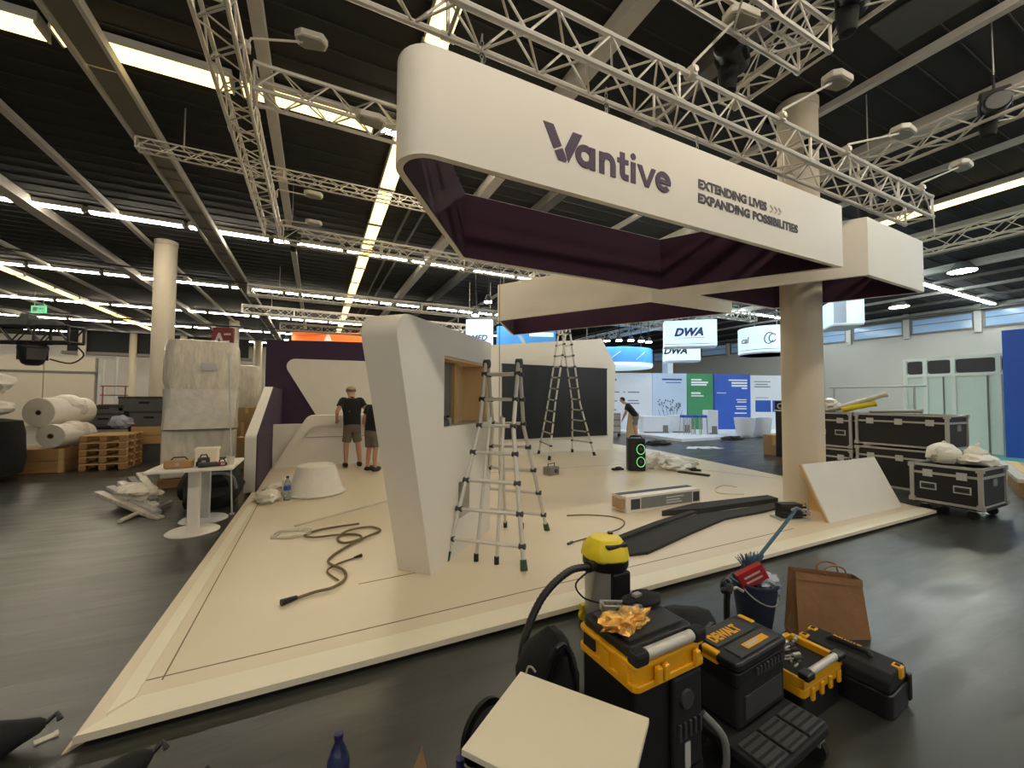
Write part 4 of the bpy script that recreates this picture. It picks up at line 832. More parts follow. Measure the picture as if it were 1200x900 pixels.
sl = thing('scissor_lift', 'red scissor lift parked near the back wall at left', 'lift', (-9.1, 27.0, 0), 0.2)
part('chassis', MB().b2((-0.5, -0.4, 0.2), (0.5, 0.4, 0.7)), 'dark_red', sl, bevel=0.03); part('deck', MB().b2((-0.55, -0.42, 1.1), (0.55, 0.42, 1.2)), 'dark_red', sl)
for s in (-1, 1): part('scissor_arm', MB().tube([(-0.4 * s, -0.3, 0.7), (0.4 * s, -0.3, 1.1)], 0.04, n=6), 'dark_grey', sl)
for x in (-0.4, 0.4):
    for y in (-0.35, 0.35): part('wheel', MB().cyl((x, y - 0.05, 0.18), (x, y + 0.05, 0.18), 0.18, n=16), 'rubber', sl)
    part('guard_post', MB().cyl((x, -0.4, 1.2), (x, -0.4, 2.1), 0.025, n=6), 'dark_red', sl)
for z in (1.65, 2.1): part('guard_rail', MB().cyl((-0.5, -0.4, z), (0.5, -0.4, z), 0.025, n=6), 'dark_red', sl)

# ---------------------------------------------------------------- right side: flight cases
def flight_case(label, lo, hi, casters=False, dish=1, side=True, latches=2, lidf=0.78):
    w, d, h = [b - a for a, b in zip(lo, hi)]; t = thing('flight_case', label, 'flight case', ((lo[0] + hi[0]) / 2, (lo[1] + hi[1]) / 2, lo[2]))
    z0 = 0.18 if casters else 0.0
    part('case_body', MB().b2((-w / 2, -d / 2, z0), (w / 2, d / 2, h)), 'case_black', t)
    e = 0.022
    for x in (-1, 1):
        for y in (-1, 1): part('edge_profile', MB().b2((x * w / 2 - e, y * d / 2 - e, z0), (x * w / 2 + e, y * d / 2 + e, h)), 'steel', t)
    for z in (z0, h, z0 + (h - z0) * lidf):
        m = MB(); q = 0.016
        for s in (-1, 1): m.b2((-w / 2, s * d / 2 - q, z - q), (w / 2, s * d / 2 + q, z + q)); m.b2((s * w / 2 - q, -d / 2, z - q), (s * w / 2 + q, d / 2, z + q))
        part('edge_profile', m, 'steel', t)
    for x in (-1, 1):
        for y in (-1, 1):
            for z in (z0 + 0.01, h - 0.01): part('corner_fitting', MB().box((x * w / 2, y * d / 2, z), (0.07, 0.07, 0.06)), 'steel', t)
    for k in range(latches):
        y = -d / 2 + d * (k + 0.5) / latches
        part('latch', MB().box((-w / 2 - 0.014, y, z0 + (h - z0) * lidf), (0.02, 0.1, 0.1)).box((-w / 2 - 0.026, y, z0 + (h - z0) * lidf - 0.01), (0.012, 0.03, 0.06)), 'light_grey', t)
        o = part('handle_dish', MB().box((-w / 2 - 0.008, y, z0 + (h - z0) * 0.42), (0.016, 0.17, 0.1)), 'light_grey', t) if dish else None
        if o: part('grip', MB().box((-w / 2 - 0.02, y, z0 + (h - z0) * 0.42), (0.012, 0.12, 0.03)), 'black_plastic', o); part('recess', MB().box((-w / 2 - 0.017, y, z0 + (h - z0) * 0.42), (0.004, 0.145, 0.07)), 'dark_grey', o)
    part('end_plate', MB().box((0.05, -d / 2 - 0.006, z0 + (h - z0) * 0.62), (0.14, 0.012, 0.1)), 'mid_grey', t)
    if casters:
        for x in (-1, 1):
            for y in (-1, 1):
                o = part('caster', MB().cyl((x * (w / 2 - 0.1) - 0.02, y * (d / 2 - 0.1), 0.06), (x * (w / 2 - 0.1) + 0.02, y * (d / 2 - 0.1), 0.06), 0.06, n=16), 'rubber', t, smooth=True)
                part('fork', MB().box((x * (w / 2 - 0.1), y * (d / 2 - 0.1), 0.13), (0.07, 0.07, 0.03)), 'steel', o)
    return t
fc = flight_case('black flight case on casters with two dish handles, white bags on top', (7.93, 2.12, 0), (8.78, 2.8, 0.69), True)
part('board_base', MB().b2((-0.44, -0.36, 0.145), (0.44, 0.36, 0.18)), 'black_matte', fc)
flight_case('upper long black flight case stacked behind the leaning board', (9.12, 2.78, 0.83), (9.88, 3.98, 1.36), dish=0, latches=3)
flight_case('lower long black flight case under the upper one', (9.12, 2.78, 0.1), (9.88, 3.98, 0.76), dish=0, latches=3)
for yy in (2.9, 3.85):
    for zz, zh in ((0.0, 0.083), (0.777, 0.036)):
        tag(part('case_runner', MB().b2((9.15, yy - 0.05, zz), (9.85, yy + 0.05, zz + zh)).b2((9.15, yy - 0.02, zz), (9.87, yy + 0.02, zz + zh * 0.8)), 'stand_white'), 'pale wooden runner %s, %s one' % ('under the lower long flight case' if zz < 0.1 else 'between the two long flight cases', 'nearer' if yy < 3 else 'farther'), 'runner')
flight_case('upper black flight case seen just right of the round column', (9.12, 4.08, 0.72), (9.88, 4.75, 1.36), dish=1, latches=2)
flight_case('lower black flight case seen just right of the round column', (9.12, 4.08, 0.0), (9.88, 4.75, 0.66), dish=1, latches=2)
for k, (y, x, s) in enumerate([(2.58, 8.3, (0.26, 0.17, 0.17)), (2.28, 8.45, (0.22, 0.2, 0.2))]):
    t = thing('white_bag', ('boxy crumpled white bag on the wheeled flight case', 'peaked crumpled white bag on the right of the wheeled flight case')[k], 'bag', (x, y, 0.71))
    m = MB()
    if k == 0: m.blob((0, 0, 0.12), s, 61, 0.22, 1.5, flat=0.0)
    else: m.blob((0, 0, 0.06), (0.24, 0.2, 0.1), 62, 0.25, 1.8, flat=0.0).blob((0, 0.02, 0.14), (0.1, 0.1, 0.12), 63, 0.3, 2)
    part('sack', m, 'bag_white', t, smooth=True); part('tied_neck', MB().tube([(0, 0, 0.24), (0.02, 0.01, 0.28), (0.05, 0, 0.3)], 0.02, n=6), 'bag_white', t)
for k, (a, b, r, m) in enumerate([((9.3, 4.5, 1.42), (9.6, 3.75, 1.72), 0.045, 'film'), ((9.3, 4.3, 1.42), (9.55, 3.9, 1.55), 0.05, 'vac_yellow'), ((9.25, 4.6, 1.42), (9.5, 4.1, 1.5), 0.04, 'film'), ((9.4, 3.9, 1.41), (9.4, 3.2, 1.43), 0.03, 'steel')]):
    tag(part('cardboard_tube', MB().cyl(a, b, r, n=14).cyl(Vector(b), Vector(b) + (Vector(b) - Vector(a)).normalized() * 0.04, r * 1.2, n=14), m, smooth=True), ('long pale tube with a dark cap slanting up from the flight cases', 'short yellow tube lying on the flight cases', 'short pale tube lying on the flight cases', 'thin steel tube lying on the long flight case')[k], 'tube')
tag(part('white_wrap', MB().blob((9.45, 4.62, 1.5), (0.25, 0.2, 0.14), 70, 0.4, 2, flat=1.375), 'film_clear', smooth=True), 'crumpled clear wrap on the flight case beside the column', 'wrap')
t = thing('clothes_rail', 'thin steel rail frame standing behind the long flight case', 'rail', (12.4, 4.6, 0))
for y in (-0.3, 1.3): part('post', MB().cyl((0, y, 0), (0, y, 1.95), 0.025, n=8), 'steel', t)
for z in (1.95, 1.3): part('crossbar', MB().cyl((0, -0.5, z), (0, 1.4, z), 0.02, n=8), 'steel', t)
bc = thing('black_cabinet', 'tall black cabinet with a lettered board on top, left of the round column', 'cabinet', (11.2, 5.9, 0))
part('cabinet_body', MB().b2((-0.45, -0.65, 0.14), (0.45, 0.55, 1.32)), 'case_black', bc, bevel=0.01); part('plinth', MB().b2((-0.4, -0.6, 0.0), (0.4, -0.5, 0.14)).b2((-0.4, 0.4, 0.0), (0.4, 0.5, 0.14)), 'pallet_wood', bc)
part('sign_board', MB().b2((-0.46, -0.65, 1.36), (-0.4, 0.55, 1.58)), 'black_matte', bc); part('edge_strip', MB().b2((-0.47, -0.66, 1.32), (0.46, 0.56, 1.36)), 'light_grey', bc); part('paper_note', MB().b2((-0.46, -0.22, 1.0), (-0.452, 0.06, 1.3)), 'light_grey', bc)
text('lettering', 'CZARNO', 0.2, 'light_grey', bc, (-0.465, 0.5, 1.39), rz=-PI / 2, bold=0.004, ext=0.002)
t = thing('brown_carton', 'brown carton on the hall floor left of the black cabinet', 'carton', (12.3, 7.25, 0), 0.1)
part('box_body', MB().b2((-0.35, -0.3, 0), (0.35, 0.3, 0.6)), 'cardboard', t, bevel=0.01); part('tape', MB().b2((-0.36, -0.05, 0.3), (0.355, 0.05, 0.602)), 'wood_pale', t)
# aluminium frame booth, teal floor, blue tower and timber on the right
ab = thing('frame_booth', 'white aluminium frame booth with pale infill panels and dark top panels', 'booth', (17.3, 0, 0))
ys = [2.9, 4.2, 5.1, 5.72, 6.2]
for y in ys: part('post', MB().b2((-0.05, y - 0.05, 0), (0.05, y + 0.05, 2.97)), 'frame_white', ab)
for z in (0.1, 2.4, 2.93): part('rail', MB().b2((-0.045, 2.9, z - 0.04), (0.045, 6.2, z + 0.04)), 'frame_white', ab)
for a, b in zip(ys[:-1], ys[1:]):
    part('infill_panel', MB().b2((-0.012, a + 0.05, 0.14), (0.012, b - 0.05, 2.36)), 'infill', ab)
    part('top_panel', MB().prism(rounded([(a + 0.06, 2.46), (b - 0.06, 2.46), (b - 0.06, 2.87), (a + 0.06, 2.87)], 0.07), -0.015, 0.015, lambda p, q, d: (d, p, q)), 'dark_grey', ab)
    if b - a > 0.6: part('door_stile', MB().b2((-0.04, a + 0.2, 0.14), (0.03, a + 0.23, 2.36)), 'mid_grey', ab)
tag(part('teal_floor', MB().prism([(13.2, 3.1), (17.2, 2.2), (17.2, 6.3), (13.6, 6.3)], 0.0, 0.12), 'teal_floor'), 'raised teal floor in front of the white frame booth', 'platform')
bt = thing('blue_tower', 'tall blue printed tower at the right edge', 'tower', (16.75, 3.5, 0))
part('panel', MB().b2((-0.06, -1.0, 0), (0.06, 0.48, 3.53)), 'blue_print', bt)
for k in range(14): part('print_line', MB().b2((-0.066, -0.62 + 0.05 * (k % 3), 3.1 - 0.13 * k), (-0.06, 0.02, 3.16 - 0.13 * k)), 'pale_blue', bt)
part('base_notice', MB().b2((-0.066, -0.5, 0.5), (-0.06, 0.05, 1.35)), 'print_white', bt)
t = thing('timber_stack', 'stack of timber beams on the hall floor beside the wheeled flight case', 'timber', (12.2, 2.5, 0), 0.32)
for k in range(5): part('beam', MB().box((-0.1 + 0.06 * k, -0.3 + 0.16 * k, 0.27), (3.2, 0.15, 0.06)), 'wood_pale' if k % 2 else 'film', t)
part('dark_runner', MB().box((0, 0.05, 0.12), (3.0, 0.7, 0.24)), 'pallet_wood', t)
# ---------------------------------------------------------------- far stands beyond the right edge
st = tag(part('far_platform', MB().prism([(12.75, 13.6), (12.6, 11.05), (17.6, 11.2), (22.4, 11.0), (22.8, 13.2), (13.6, 16.9)], 0.0, 0.1), 'print_white'), 'pale low platform of the neighbouring stand with the green and blue panels', 'platform')
def gpanel(name, label, p0, p1, mat, z1=2.85):
    p0 = Vector(p0); p1 = Vector(p1); d = p1 - p0; t = thing(name, label, 'panel', (p0.x, p0.y, 0.1), math.atan2(d.y, d.x)); L = d.length
    part('board', MB().b2((0, 0, 0), (L, 0.12, z1)), mat, t)
    return t, L
def lines(t, rows, mat='ink_grey'):
    for x0, x1, z, h in rows: part('print_line', MB().b2((x0, -0.008, z), (x1, 0.0, z + h)), mat, t)
g, L = gpanel('graphic_panel', 'white graphic panel with faint text behind the bending man', (13.1, 16.25), (15.4, 15.35), 'print_white'); lines(g, [(0.15, 0.6, 2.45, 0.1), (0.15, 0.75, 1.85, 0.05), (0.95, 1.05, 1.85, 0.05), (1.2, 1.8, 1.85, 0.05), (0.15, 0.65, 1.4, 0.05), (1.2, 1.75, 1.42, 0.05), (1.2, 1.8, 1.28, 0.05), (0.15, 0.6, 0.95, 0.05)])
g, L = gpanel('graphic_panel', 'pale blue graphic panel left of the green one, with tree-like print', (15.42, 15.34), (17.1, 14.68), 'pale_blue'); lines(g, [(0.5, 1.55, 2.5, 0.08), (0.7, 1.5, 2.36, 0.04)], 'ink_blue')
tm = MB(); rnd = random.Random(3)
for k in range(7):
    x0 = 0.45 + 0.16 * k; tm.box((x0, -0.006, 0.55 + 0.1 * (k % 3)), (0.02, 0.01, 0.9 + 0.2 * (k % 2)), rot=Matrix.Rotation(0.12 * (k - 3), 3, 'Y'))
    for j in range(6): tm.box((x0 + rnd.uniform(-0.16, 0.16), -0.006, 0.9 + rnd.uniform(0, 0.6)), (0.07, 0.01, 0.07), rot=Matrix.Rotation(rnd.uniform(0, 1), 3, 'Y'))
part('tree_print', tm, 'ink_grey', g)
g, L = gpanel('graphic_panel', 'green graphic panel with white text lines', (17.13, 14.66), (18.4, 14.15), 'green_print'); lines(g, [(0.2, 0.75, 2.5, 0.08), (0.2, 1.1, 2.36, 0.09), (0.2, 1.02, 2.24, 0.08), (0.2, 0.7, 1.8, 0.1), (0.2, 0.85, 1.68, 0.06)], 'ink_white')
g, L = gpanel('graphic_panel', 'deep blue graphic panel right of the green one', (18.45, 14.13), (20.28, 13.42), 'deep_blue'); lines(g, [(0.8, 1.8, 2.5, 0.07), (0.95, 1.8, 2.34, 0.1), (0.95, 1.8, 2.2, 0.09), (1.5, 1.8, 2.08, 0.07), (0.15, 0.65, 1.85, 0.04), (1.2, 1.75, 1.5, 0.05), (1.25, 1.75, 1.38, 0.05), (1.15, 1.75, 1.15, 0.05), (1.2, 1.75, 1.03, 0.05), (1.1, 1.75, 0.8, 0.06)], 'ink_white')
g, L = gpanel('graphic_panel', 'white graphic panel with a blue lower half, left of the black cabinet', (20.3, 13.41), (22.7, 12.5), 'print_white', 2.8); lines(g, [(0.2, 1.1, 2.45, 0.04), (0.25, 0.95, 2.3, 0.05), (0.2, 1.1, 2.18, 0.05), (0.25, 0.95, 1.62, 0.03)]); part('blue_block', MB().b2((0.25, -0.01, 0.9), (1.1, 0.0, 1.5)).b2((1.2, -0.01, 0.9), (2.2, 0.0, 1.5)), 'blue_print', g)
def counter(label, x, y, w, d, h, rz=-0.4, z=0.1):
    t = thing('white_counter', label, 'counter', (x, y, z), rz); part('counter_body', MB().b2((-w / 2, -d / 2, 0), (w / 2, d / 2, h)), 'print_white', t, bevel=0.02); part('plinth', MB().b2((-w / 2 + 0.03, -d / 2 - 0.004, 0), (w / 2 - 0.03, -d / 2 + 0.02, 0.06)), 'mid_grey', t); part('shelf_gap', MB().b2((w / 2 - 0.3, -d / 2 - 0.005, 0.05), (w / 2 - 0.06, -d / 2 + 0.01, 0.35)), 'mid_grey', t)
counter('low white counter behind the loudspeaker, on the far platform', 13.9, 13.75, 1.2, 0.5, 0.75)
counter('second low white counter beside the bar stools', 15.15, 13.45, 0.9, 0.5, 0.8)
counter('taller narrow white counter right of the bar stools', 15.85, 12.35, 0.45, 0.5, 1.05)
for k in range(4):
    t = thing('bar_stool', 'steel bar stool with blue seat by the narrow white counter, %s' % ('leftmost', 'second from left', 'third from left', 'rightmost')[k], 'stool', (14.5 + 0.27 * k, 12.62 - 0.13 * k, 0.1), 0.2 * k, 'bar stools')
    part('seat', MB().box((0, 0, 0.78), (0.24, 0.24, 0.12)), 'blue_print', t, bevel=0.03)
    for x in (-1, 1):
        for y in (-1, 1): part('leg', MB().cyl((0.09 * x, 0.09 * y, 0.74), (0.13 * x, 0.13 * y, 0), 0.014, n=6), 'steel', t)
    part('foot_ring', MB().box((0, -0.11, 0.3), (0.22, 0.02, 0.02)), 'steel', t)
for k, (x, y) in enumerate(((16.6, 11.25), (17.5, 11.1))):
    t = thing('tub_chair', 'white tapered tub chair on the far platform, %s one' % ('left', 'right')[k], 'chair', (x, y, 0.1), -0.4)
    part('shell', MB().lathe([(0.3, 0), (0.34, 0.1), (0.42, 0.75), (0.38, 0.75), (0.3, 0.4), (0.05, 0.38)], n=20), 'print_white', t, smooth=True); part('cushion', MB().lathe([(0.29, 0.39), (0.3, 0.44), (0.05, 0.46)], n=20), 'light_grey', t, smooth=True)
t = thing('tool_trolley', 'grey tool trolley in front of the bending man', 'trolley', (11.6, 13.95, 0), -0.45)
part('trolley_body', MB().b2((-0.35, -0.25, 0.15), (0.35, 0.25, 1.0)), 'mid_grey', t, bevel=0.02)
for k in range(3): part('drawer', MB().b2((-0.33, -0.262, 0.22 + 0.26 * k), (0.33, -0.25, 0.44 + 0.26 * k)), 'light_grey', t)
for x in (-0.28, 0.28): part('wheel', MB().cyl((x, -0.2, 0.07), (x, -0.16, 0.07), 0.07, n=12), 'rubber', t)
tag(part('plywood_sheet', MB().box((12.2, 13.3, 0.55), (0.45, 0.04, 1.05), rot=Matrix.Rotation(-0.45, 3, 'Z') @ Matrix.Rotation(0.12, 3, 'Y')).box((12.2, 13.32, 0.02), (0.4, 0.12, 0.04), rz=-0.45), 'plywood'), 'plywood sheet leaning on the trolley beside the bending man', 'plywood')
for k, (x, y, d, lab) in enumerate([(11.0, 10.7, (0.5, 0.3, 0.1), 'dark cable heap on the hall floor beyond the loudspeaker'), (15.2, 10.85, (0.6, 0.25, 0.1), 'dark rag at the edge of the far platform')]):
    tag(part('floor_heap', MB().blob((x, y, 0.04), d, 80 + k, 0.5, 2.5, flat=0.0), 'black_matte', smooth=True), lab, 'heap')
for k in range(3): tag(part('paper_sheet', MB().box((11.3 + 0.35 * k, 9.5 - 0.12 * k, 0.006), (0.6, 0.3, 0.008), rz=0.6 + 0.5 * k).box((11.4 + 0.35 * k, 9.55 - 0.12 * k, 0.014), (0.2, 0.1, 0.01), rz=0.3), 'print_white'), 'loose white sheet on the hall floor between the stands, %s' % ('left', 'middle', 'right')[k], 'sheet')
t = thing('far_tower', 'thin white truss tower just left of the round column', 'tower', (17.1, 9.55, 0))
for x in (-0.3, 0.3):
    for y in (-0.2, 0.2): part('post', MB().cyl((x, y, 0), (x, y, 3.0), 0.03, n=8), 'frame_white', t)
for k in range(8): part('rung', MB().cyl((-0.3, -0.2, 0.4 + 0.35 * k), (0.3, -0.2, 0.4 + 0.35 * k), 0.02, n=6).cyl((-0.3, 0.2, 0.55 + 0.35 * k), (0.3, 0.2, 0.55 + 0.35 * k), 0.02, n=6), 'frame_white', t)
tag(part('white_pillar', MB().b2((17.2, 16.0, 0), (17.6, 16.4, 4.1)).b2((17.15, 15.95, 0), (17.65, 16.45, 0.15)), 'print_white'), 'white pillar behind the printed panels, under the rear lettered sign', 'pillar')

# ---------------------------------------------------------------- hanging signs over the far stands
def box_sign(label, c, w, d, z0, z1, rz, mat='sign_white', rad=0.1, wires=True):
    t = thing('hanging_sign', label, 'hanging sign', (c[0], c[1], z0), rz)
    part('sign_shell', MB().prism(rounded([(-w / 2, 0), (w / 2, 0), (w / 2, d), (-w / 2, d)], rad), 0.06, z1 - z0), mat, t, smooth=True)
    part('bottom_rim', MB().prism(rounded([(-w / 2 + 0.01, 0.01), (w / 2 - 0.01, 0.01), (w / 2 - 0.01, d - 0.01), (-w / 2 + 0.01, d - 0.01)], rad), 0, 0.055), 'print_white', t)
    if wires:
        for x in (-w / 2 + 0.1, w / 2 - 0.1): part('hanger', MB().cyl((x, d / 2, z1 - z0), (x, d / 2, 6.31 - z0), 0.012, n=5), 'steel', t)
    return t
FZ = -math.radians(25.9)
s = box_sign('white cube sign lettered DWA, front one', (13.7, 11.55), 2.0, 0.7, 3.76, 4.86, FZ - 0.28, rad=0.06); text('lettering', 'DWA', 0.44, 'ink_blue', s, (-0.08, -0.01, 0.47), bold=0.025, shear=0.3, align='CENTER', ext=0.003); part('print_line', MB().b2((-0.45, -0.008, 0.36), (0.55, 0, 0.39)), 'pale_blue', s)
part('seam_line', MB().b2((-1.02, -0.006, 0.12), (1.02, 0, 0.14)), 'ink_grey', s)
s = box_sign('white round-cornered sign lettered DWA, behind and below the front one', (15.5, 13.5), 1.6, 1.0, 3.42, 4.2, FZ - 0.25, rad=0.2); text('lettering', 'DWA', 0.42, 'logo_dark', s, (-0.35, -0.01, 0.36), bold=0.02, shear=0.3, align='CENTER', ext=0.003)
cy = thing('hanging_sign', 'white drum-shaped hanging sign with grey lettering left of the round column', 'hanging sign', (15.75, 9.75, 3.36))
part('drum', MB().lathe([(0.96, 0.06), (0.96, 1.02), (0.9, 1.03), (0.9, 0.1)], n=56), 'sign_white', cy, smooth=True); part('bottom_rim', MB().lathe([(0.94, 0.0), (0.95, 0.055), (0.88, 0.055), (0.88, 0.0)], n=56), 'print_white', cy, smooth=True)
part('seam_line', MB().lathe([(0.963, 0.14), (0.963, 0.16), (0.95, 0.16), (0.95, 0.14)], n=56), 'ink_grey', cy)
for x in (-0.7, 0.7): part('hanger', MB().cyl((x, 0, 1.0), (x, 0, 2.95), 0.012, n=5), 'steel', cy)
A0 = -PI + 0.554
def drum_text(body, ang, z, size):
    a = A0 + ang; p = (0.966 * math.cos(a), 0.966 * math.sin(a), z); text('lettering', body, size, 'ink_grey', cy, p, rz=a + PI / 2, bold=0.008, ext=0.002, align='CENTER', shear=0.15)
drum_text('cal', -0.8, 0.42, 0.34); drum_text('Fa', 0.62, 0.45, 0.36)
def drum_pt(ang, z): a = A0 + ang; return (0.97 * math.cos(a), 0.97 * math.sin(a), z)
for k, (aa, ra, rb2) in enumerate(((0.1, 0.15, 0.2), (0.22, 0.12, 0.15))): part('logo_loop', MB().tube([drum_pt(aa + ra * math.cos(q), 0.55 + rb2 * math.sin(q) + 0.2 * ra * math.cos(q)) for q in [0.5 + 5.2 * j / 20 for j in range(21)]], 0.022, n=5), 'ink_grey', cy)
bs = thing('hanging_sign', 'large round blue hanging sign behind the screen wall', 'hanging sign', (14.4, 17.0, 3.25)); part('drum', MB().lathe([(1.9, 0.2), (1.9, 0.95), (1.8, 0.96), (1.8, 0.25)], n=64), 'sign_blue', bs, smooth=True); [part('hanger', MB().cyl((q, 0, 0.9), (q, 0, 3.06), 0.012, n=5), 'steel', bs) for q in (-1.84, 1.84)]; part('white_band', MB().lathe([(1.85, 0.0), (1.92, 0.06), (1.92, 0.19), (1.8, 0.19)], n=64), 'sign_white', bs, smooth=True)
for k, ang in enumerate((-1.0, -0.4, 0.3)): a = -PI / 2 + FZ + ang; part('print_stroke', MB().tube([(1.91 * math.cos(a + 0.1 * j), 1.91 * math.sin(a + 0.1 * j), 0.3 + 0.14 * j) for j in range(4)], 0.02, n=4), 'pale_blue', bs)
for k in range(6):
    a = -PI / 2 + FZ - 0.75 + 0.3 * k
    t = thing('sign_spotlight', 'bright spotlight on the rim of the round blue sign, number %s from the left' % ('one', 'two', 'three', 'four', 'five', 'six')[k], 'spotlight', (14.4 + 1.95 * math.cos(a), 17.0 + 1.95 * math.sin(a), 4.5), 0, 'spotlights over the round blue sign')
    part('lamp_head', MB().lathe([(0.16, 0.0), (0.17, 0.05), (0.08, 0.22), (0.04, 0.24)], n=14), 'dark_grey', t, smooth=True); part('lens', MB().lathe([(0.155, -0.03), (0.155, 0.0), (0.1, 0.01)], n=14), 'spot_glow', t); part('stem', MB().cyl((0, 0, 0.24), (0, 0, 1.82), 0.015, n=6), 'black_matte', t)
vs = box_sign('white and cyan box sign with blue lettering above the niche wall', (5.75, 14.9), 1.05, 0.4, 3.5, 4.75, -0.55, rad=0.02); text('lettering', 'AMED', 0.32, 'ink_blue', vs, (-0.1, -0.008, 0.4), bold=0.012, shear=0.25, align='CENTER', ext=0.003)
b2_ = box_sign('long blue printed sign behind the lower hoop', (7.3, 13.75), 2.3, 0.4, 3.45, 4.4, -0.35, 'sign_blue', rad=0.02); part('print_line', MB().b2((0.1, -0.01, 0.58), (1.05, 0, 0.74)), 'sign_white', b2_); part('print_stroke', MB().prism([(-0.35, 0.6), (-0.2, 0.6), (0.1, 0.06), (-0.02, 0.06)], -0.008, 0, lambda a, b, d: (a, d, b)), 'pale_blue', b2_)
og = box_sign('orange hanging sign with a small white mark above the purple wall', (0.6, 28.4), 4.6, 0.6, 5.05, 5.8, -0.4, 'sign_orange', rad=0.02, wires=True); part('white_mark', MB().prism([(-0.25, 0.2), (0.25, 0.2), (0.08, 0.6), (-0.08, 0.6)], -0.02, 0, lambda a, b, d: (a, d, b)), 'ink_white', og)
cs2 = box_sign('pale blue cube sign right of the round column', (15.45, 6.9), 0.85, 1.3, 4.05, 4.88, FZ - 0.35, rad=0.01); part('side_print', MB().b2((-0.4, -0.006, 0.08), (-0.05, 0, 0.8)), 'pale_blue', cs2)
# twin spots left of orange sign and by the niche wall
for k, (x, y, z) in enumerate([(-1.7, 29.0, 5.6), (-1.75, 28.7, 5.2), (6.1, 13.6, 4.75), (5.0, 13.3, 4.55), (5.2, 12.6, 4.9)]):
    t = thing('far_spotlight', 'glaring far spotlight %s' % ('upper of two left of the orange sign', 'lower of two left of the orange sign', 'beside the black hoist by the lower hoop', 'just above the curved white wall', 'high behind the rear truss end')[k], 'spotlight', (x, y, z))
    part('lamp_head', MB().lathe([(0.12, 0.0), (0.14, 0.05), (0.07, 0.22), (0.03, 0.24)], n=14), 'dark_grey', t, smooth=True); part('lens', MB().lathe([(0.125, -0.03), (0.125, 0.0), (0.08, 0.01)], n=14), 'spot_glow', t); part('stem', MB().cyl((0, 0, 0.24), (0, 0, 6.31 - z), 0.012, n=6), 'black_matte', t)
# ---------------------------------------------------------------- foreground: tool boxes, vacuum, bucket, bag
def P_(parent): return lambda n, mb, m, **k: part(n, mb, m, parent, **k)
tc = thing('rolling_tool_chest', 'tall black rolling tool chest with a yellow rim and silver handle bar', 'tool chest', (1.265, 1.34, 0), 0.05); p = P_(tc)
p('chest_body', MB().prism(rounded(rect(-0.185, -0.15, 0.185, 0.16), 0.025, 4), 0.12, 0.53), 'black_plastic')
p('lower_body', MB().prism(rounded(rect(-0.2, -0.165, 0.2, 0.17), 0.03, 4), 0.03, 0.13), 'black_matte')
rim = MB(); o_ = rounded(rect(-0.2, -0.17, 0.2, 0.17), 0.03, 4); i_ = rounded(rect(-0.19, -0.158, 0.19, 0.165), 0.03, 4); n_ = len(o_)
p('yellow_rim', MB().prism(i_, 0.53, 0.6), 'yellow'); p('yellow_lip', MB().prism(o_, 0.515, 0.54), 'yellow', bevel=0.004); p('yellow_lip', MB().prism(o_, 0.598, 0.615), 'yellow', bevel=0.004)
for x in (-0.13, -0.03): p('side_rib', MB().b2((-0.203, x, 0.54), (-0.188, x + 0.05, 0.598)), 'yellow')
p('side_slot', MB().b2((-0.2, 0.06, 0.55), (-0.186, 0.13, 0.6)), 'black_matte')
p('lid', MB().prism(rounded(rect(-0.185, -0.125, 0.185, 0.16), 0.03, 4), 0.615, 0.655), 'black_plastic', bevel=0.01); p('lid_tray', MB().b2((-0.15, -0.09, 0.655), (0.15, 0.13, 0.662)), 'dark_grey')
for x in (-1, 1): p('handle_mount', MB().box((x * 0.165, -0.15, 0.635), (0.07, 0.055, 0.05)), 'black_matte', bevel=0.012)
p('handle_bar', MB().cyl((-0.13, -0.152, 0.637), (0.13, -0.152, 0.637), 0.022, n=16), 'alu', smooth=True)
for x in (-0.1, -0.06, 0.12): p('latch', MB().b2((x, -0.186, 0.53), (x + 0.028, -0.165, 0.59)), 'yellow', bevel=0.005)
p('front_panel', MB().b2((0.0, -0.172, 0.14), (0.17, -0.148, 0.51)), 'black_matte', bevel=0.012)
for k in range(5): p('front_slot', MB().box((0.03 + 0.03 * k, -0.176, 0.3), (0.012, 0.01, 0.06)), 'dark_grey')
p('sticker', MB().b2((0.06, -0.1765, 0.15), (0.09, -0.1725, 0.25)), 'light_grey')
p('front_dial', MB().cyl((0.07, -0.172, 0.42), (0.07, -0.185, 0.42), 0.035, n=16), 'dark_grey')
for x in (-1, 1): p('wheel', MB().cyl((x * 0.21, 0.1, 0.085), (x * 0.235, 0.1, 0.085), 0.085, n=24), 'rubber', smooth=True)
p('pull_tube', MB().tube([(0.2, -0.15, 0.3), (0.26, -0.2, 0.22), (0.28, -0.2, 0.1), (0.27, -0.18, 0.03)], 0.014, n=8, smooth=4), 'mid_grey', smooth=True)
t = tag(part('copper_wool', MB().blob((1.17, 1.32, 0.69), (0.11, 0.055, 0.035), 90, 0.6, 3.0, flat=0.662), 'copper', smooth=True), 'crinkled copper-coloured pack on the rolling tool chest lid', 'pack')
t = thing('steel_bracket', 'bright steel bracket lying on the rolling tool chest lid', 'bracket', (1.24, 1.43, 0.664), -0.5)
part('frame', MB().b2((-0.09, -0.03, 0), (0.09, -0.018, 0.03)).b2((-0.09, 0.018, 0), (0.09, 0.03, 0.03)).b2((-0.09, -0.03, 0), (-0.075, 0.03, 0.03)).b2((0.05, -0.03, 0), (0.09, 0.03, 0.03)), 'steel', t, bevel=0.003); part('pin', MB().cyl((-0.02, -0.035, 0.015), (-0.02, 0.035, 0.015), 0.008, n=8), 'dark_grey', t)
t = thing('black_pouch', 'flat black pouch at the back of the rolling tool chest lid', 'pouch', (1.36, 1.43, 0.664), 0.1)
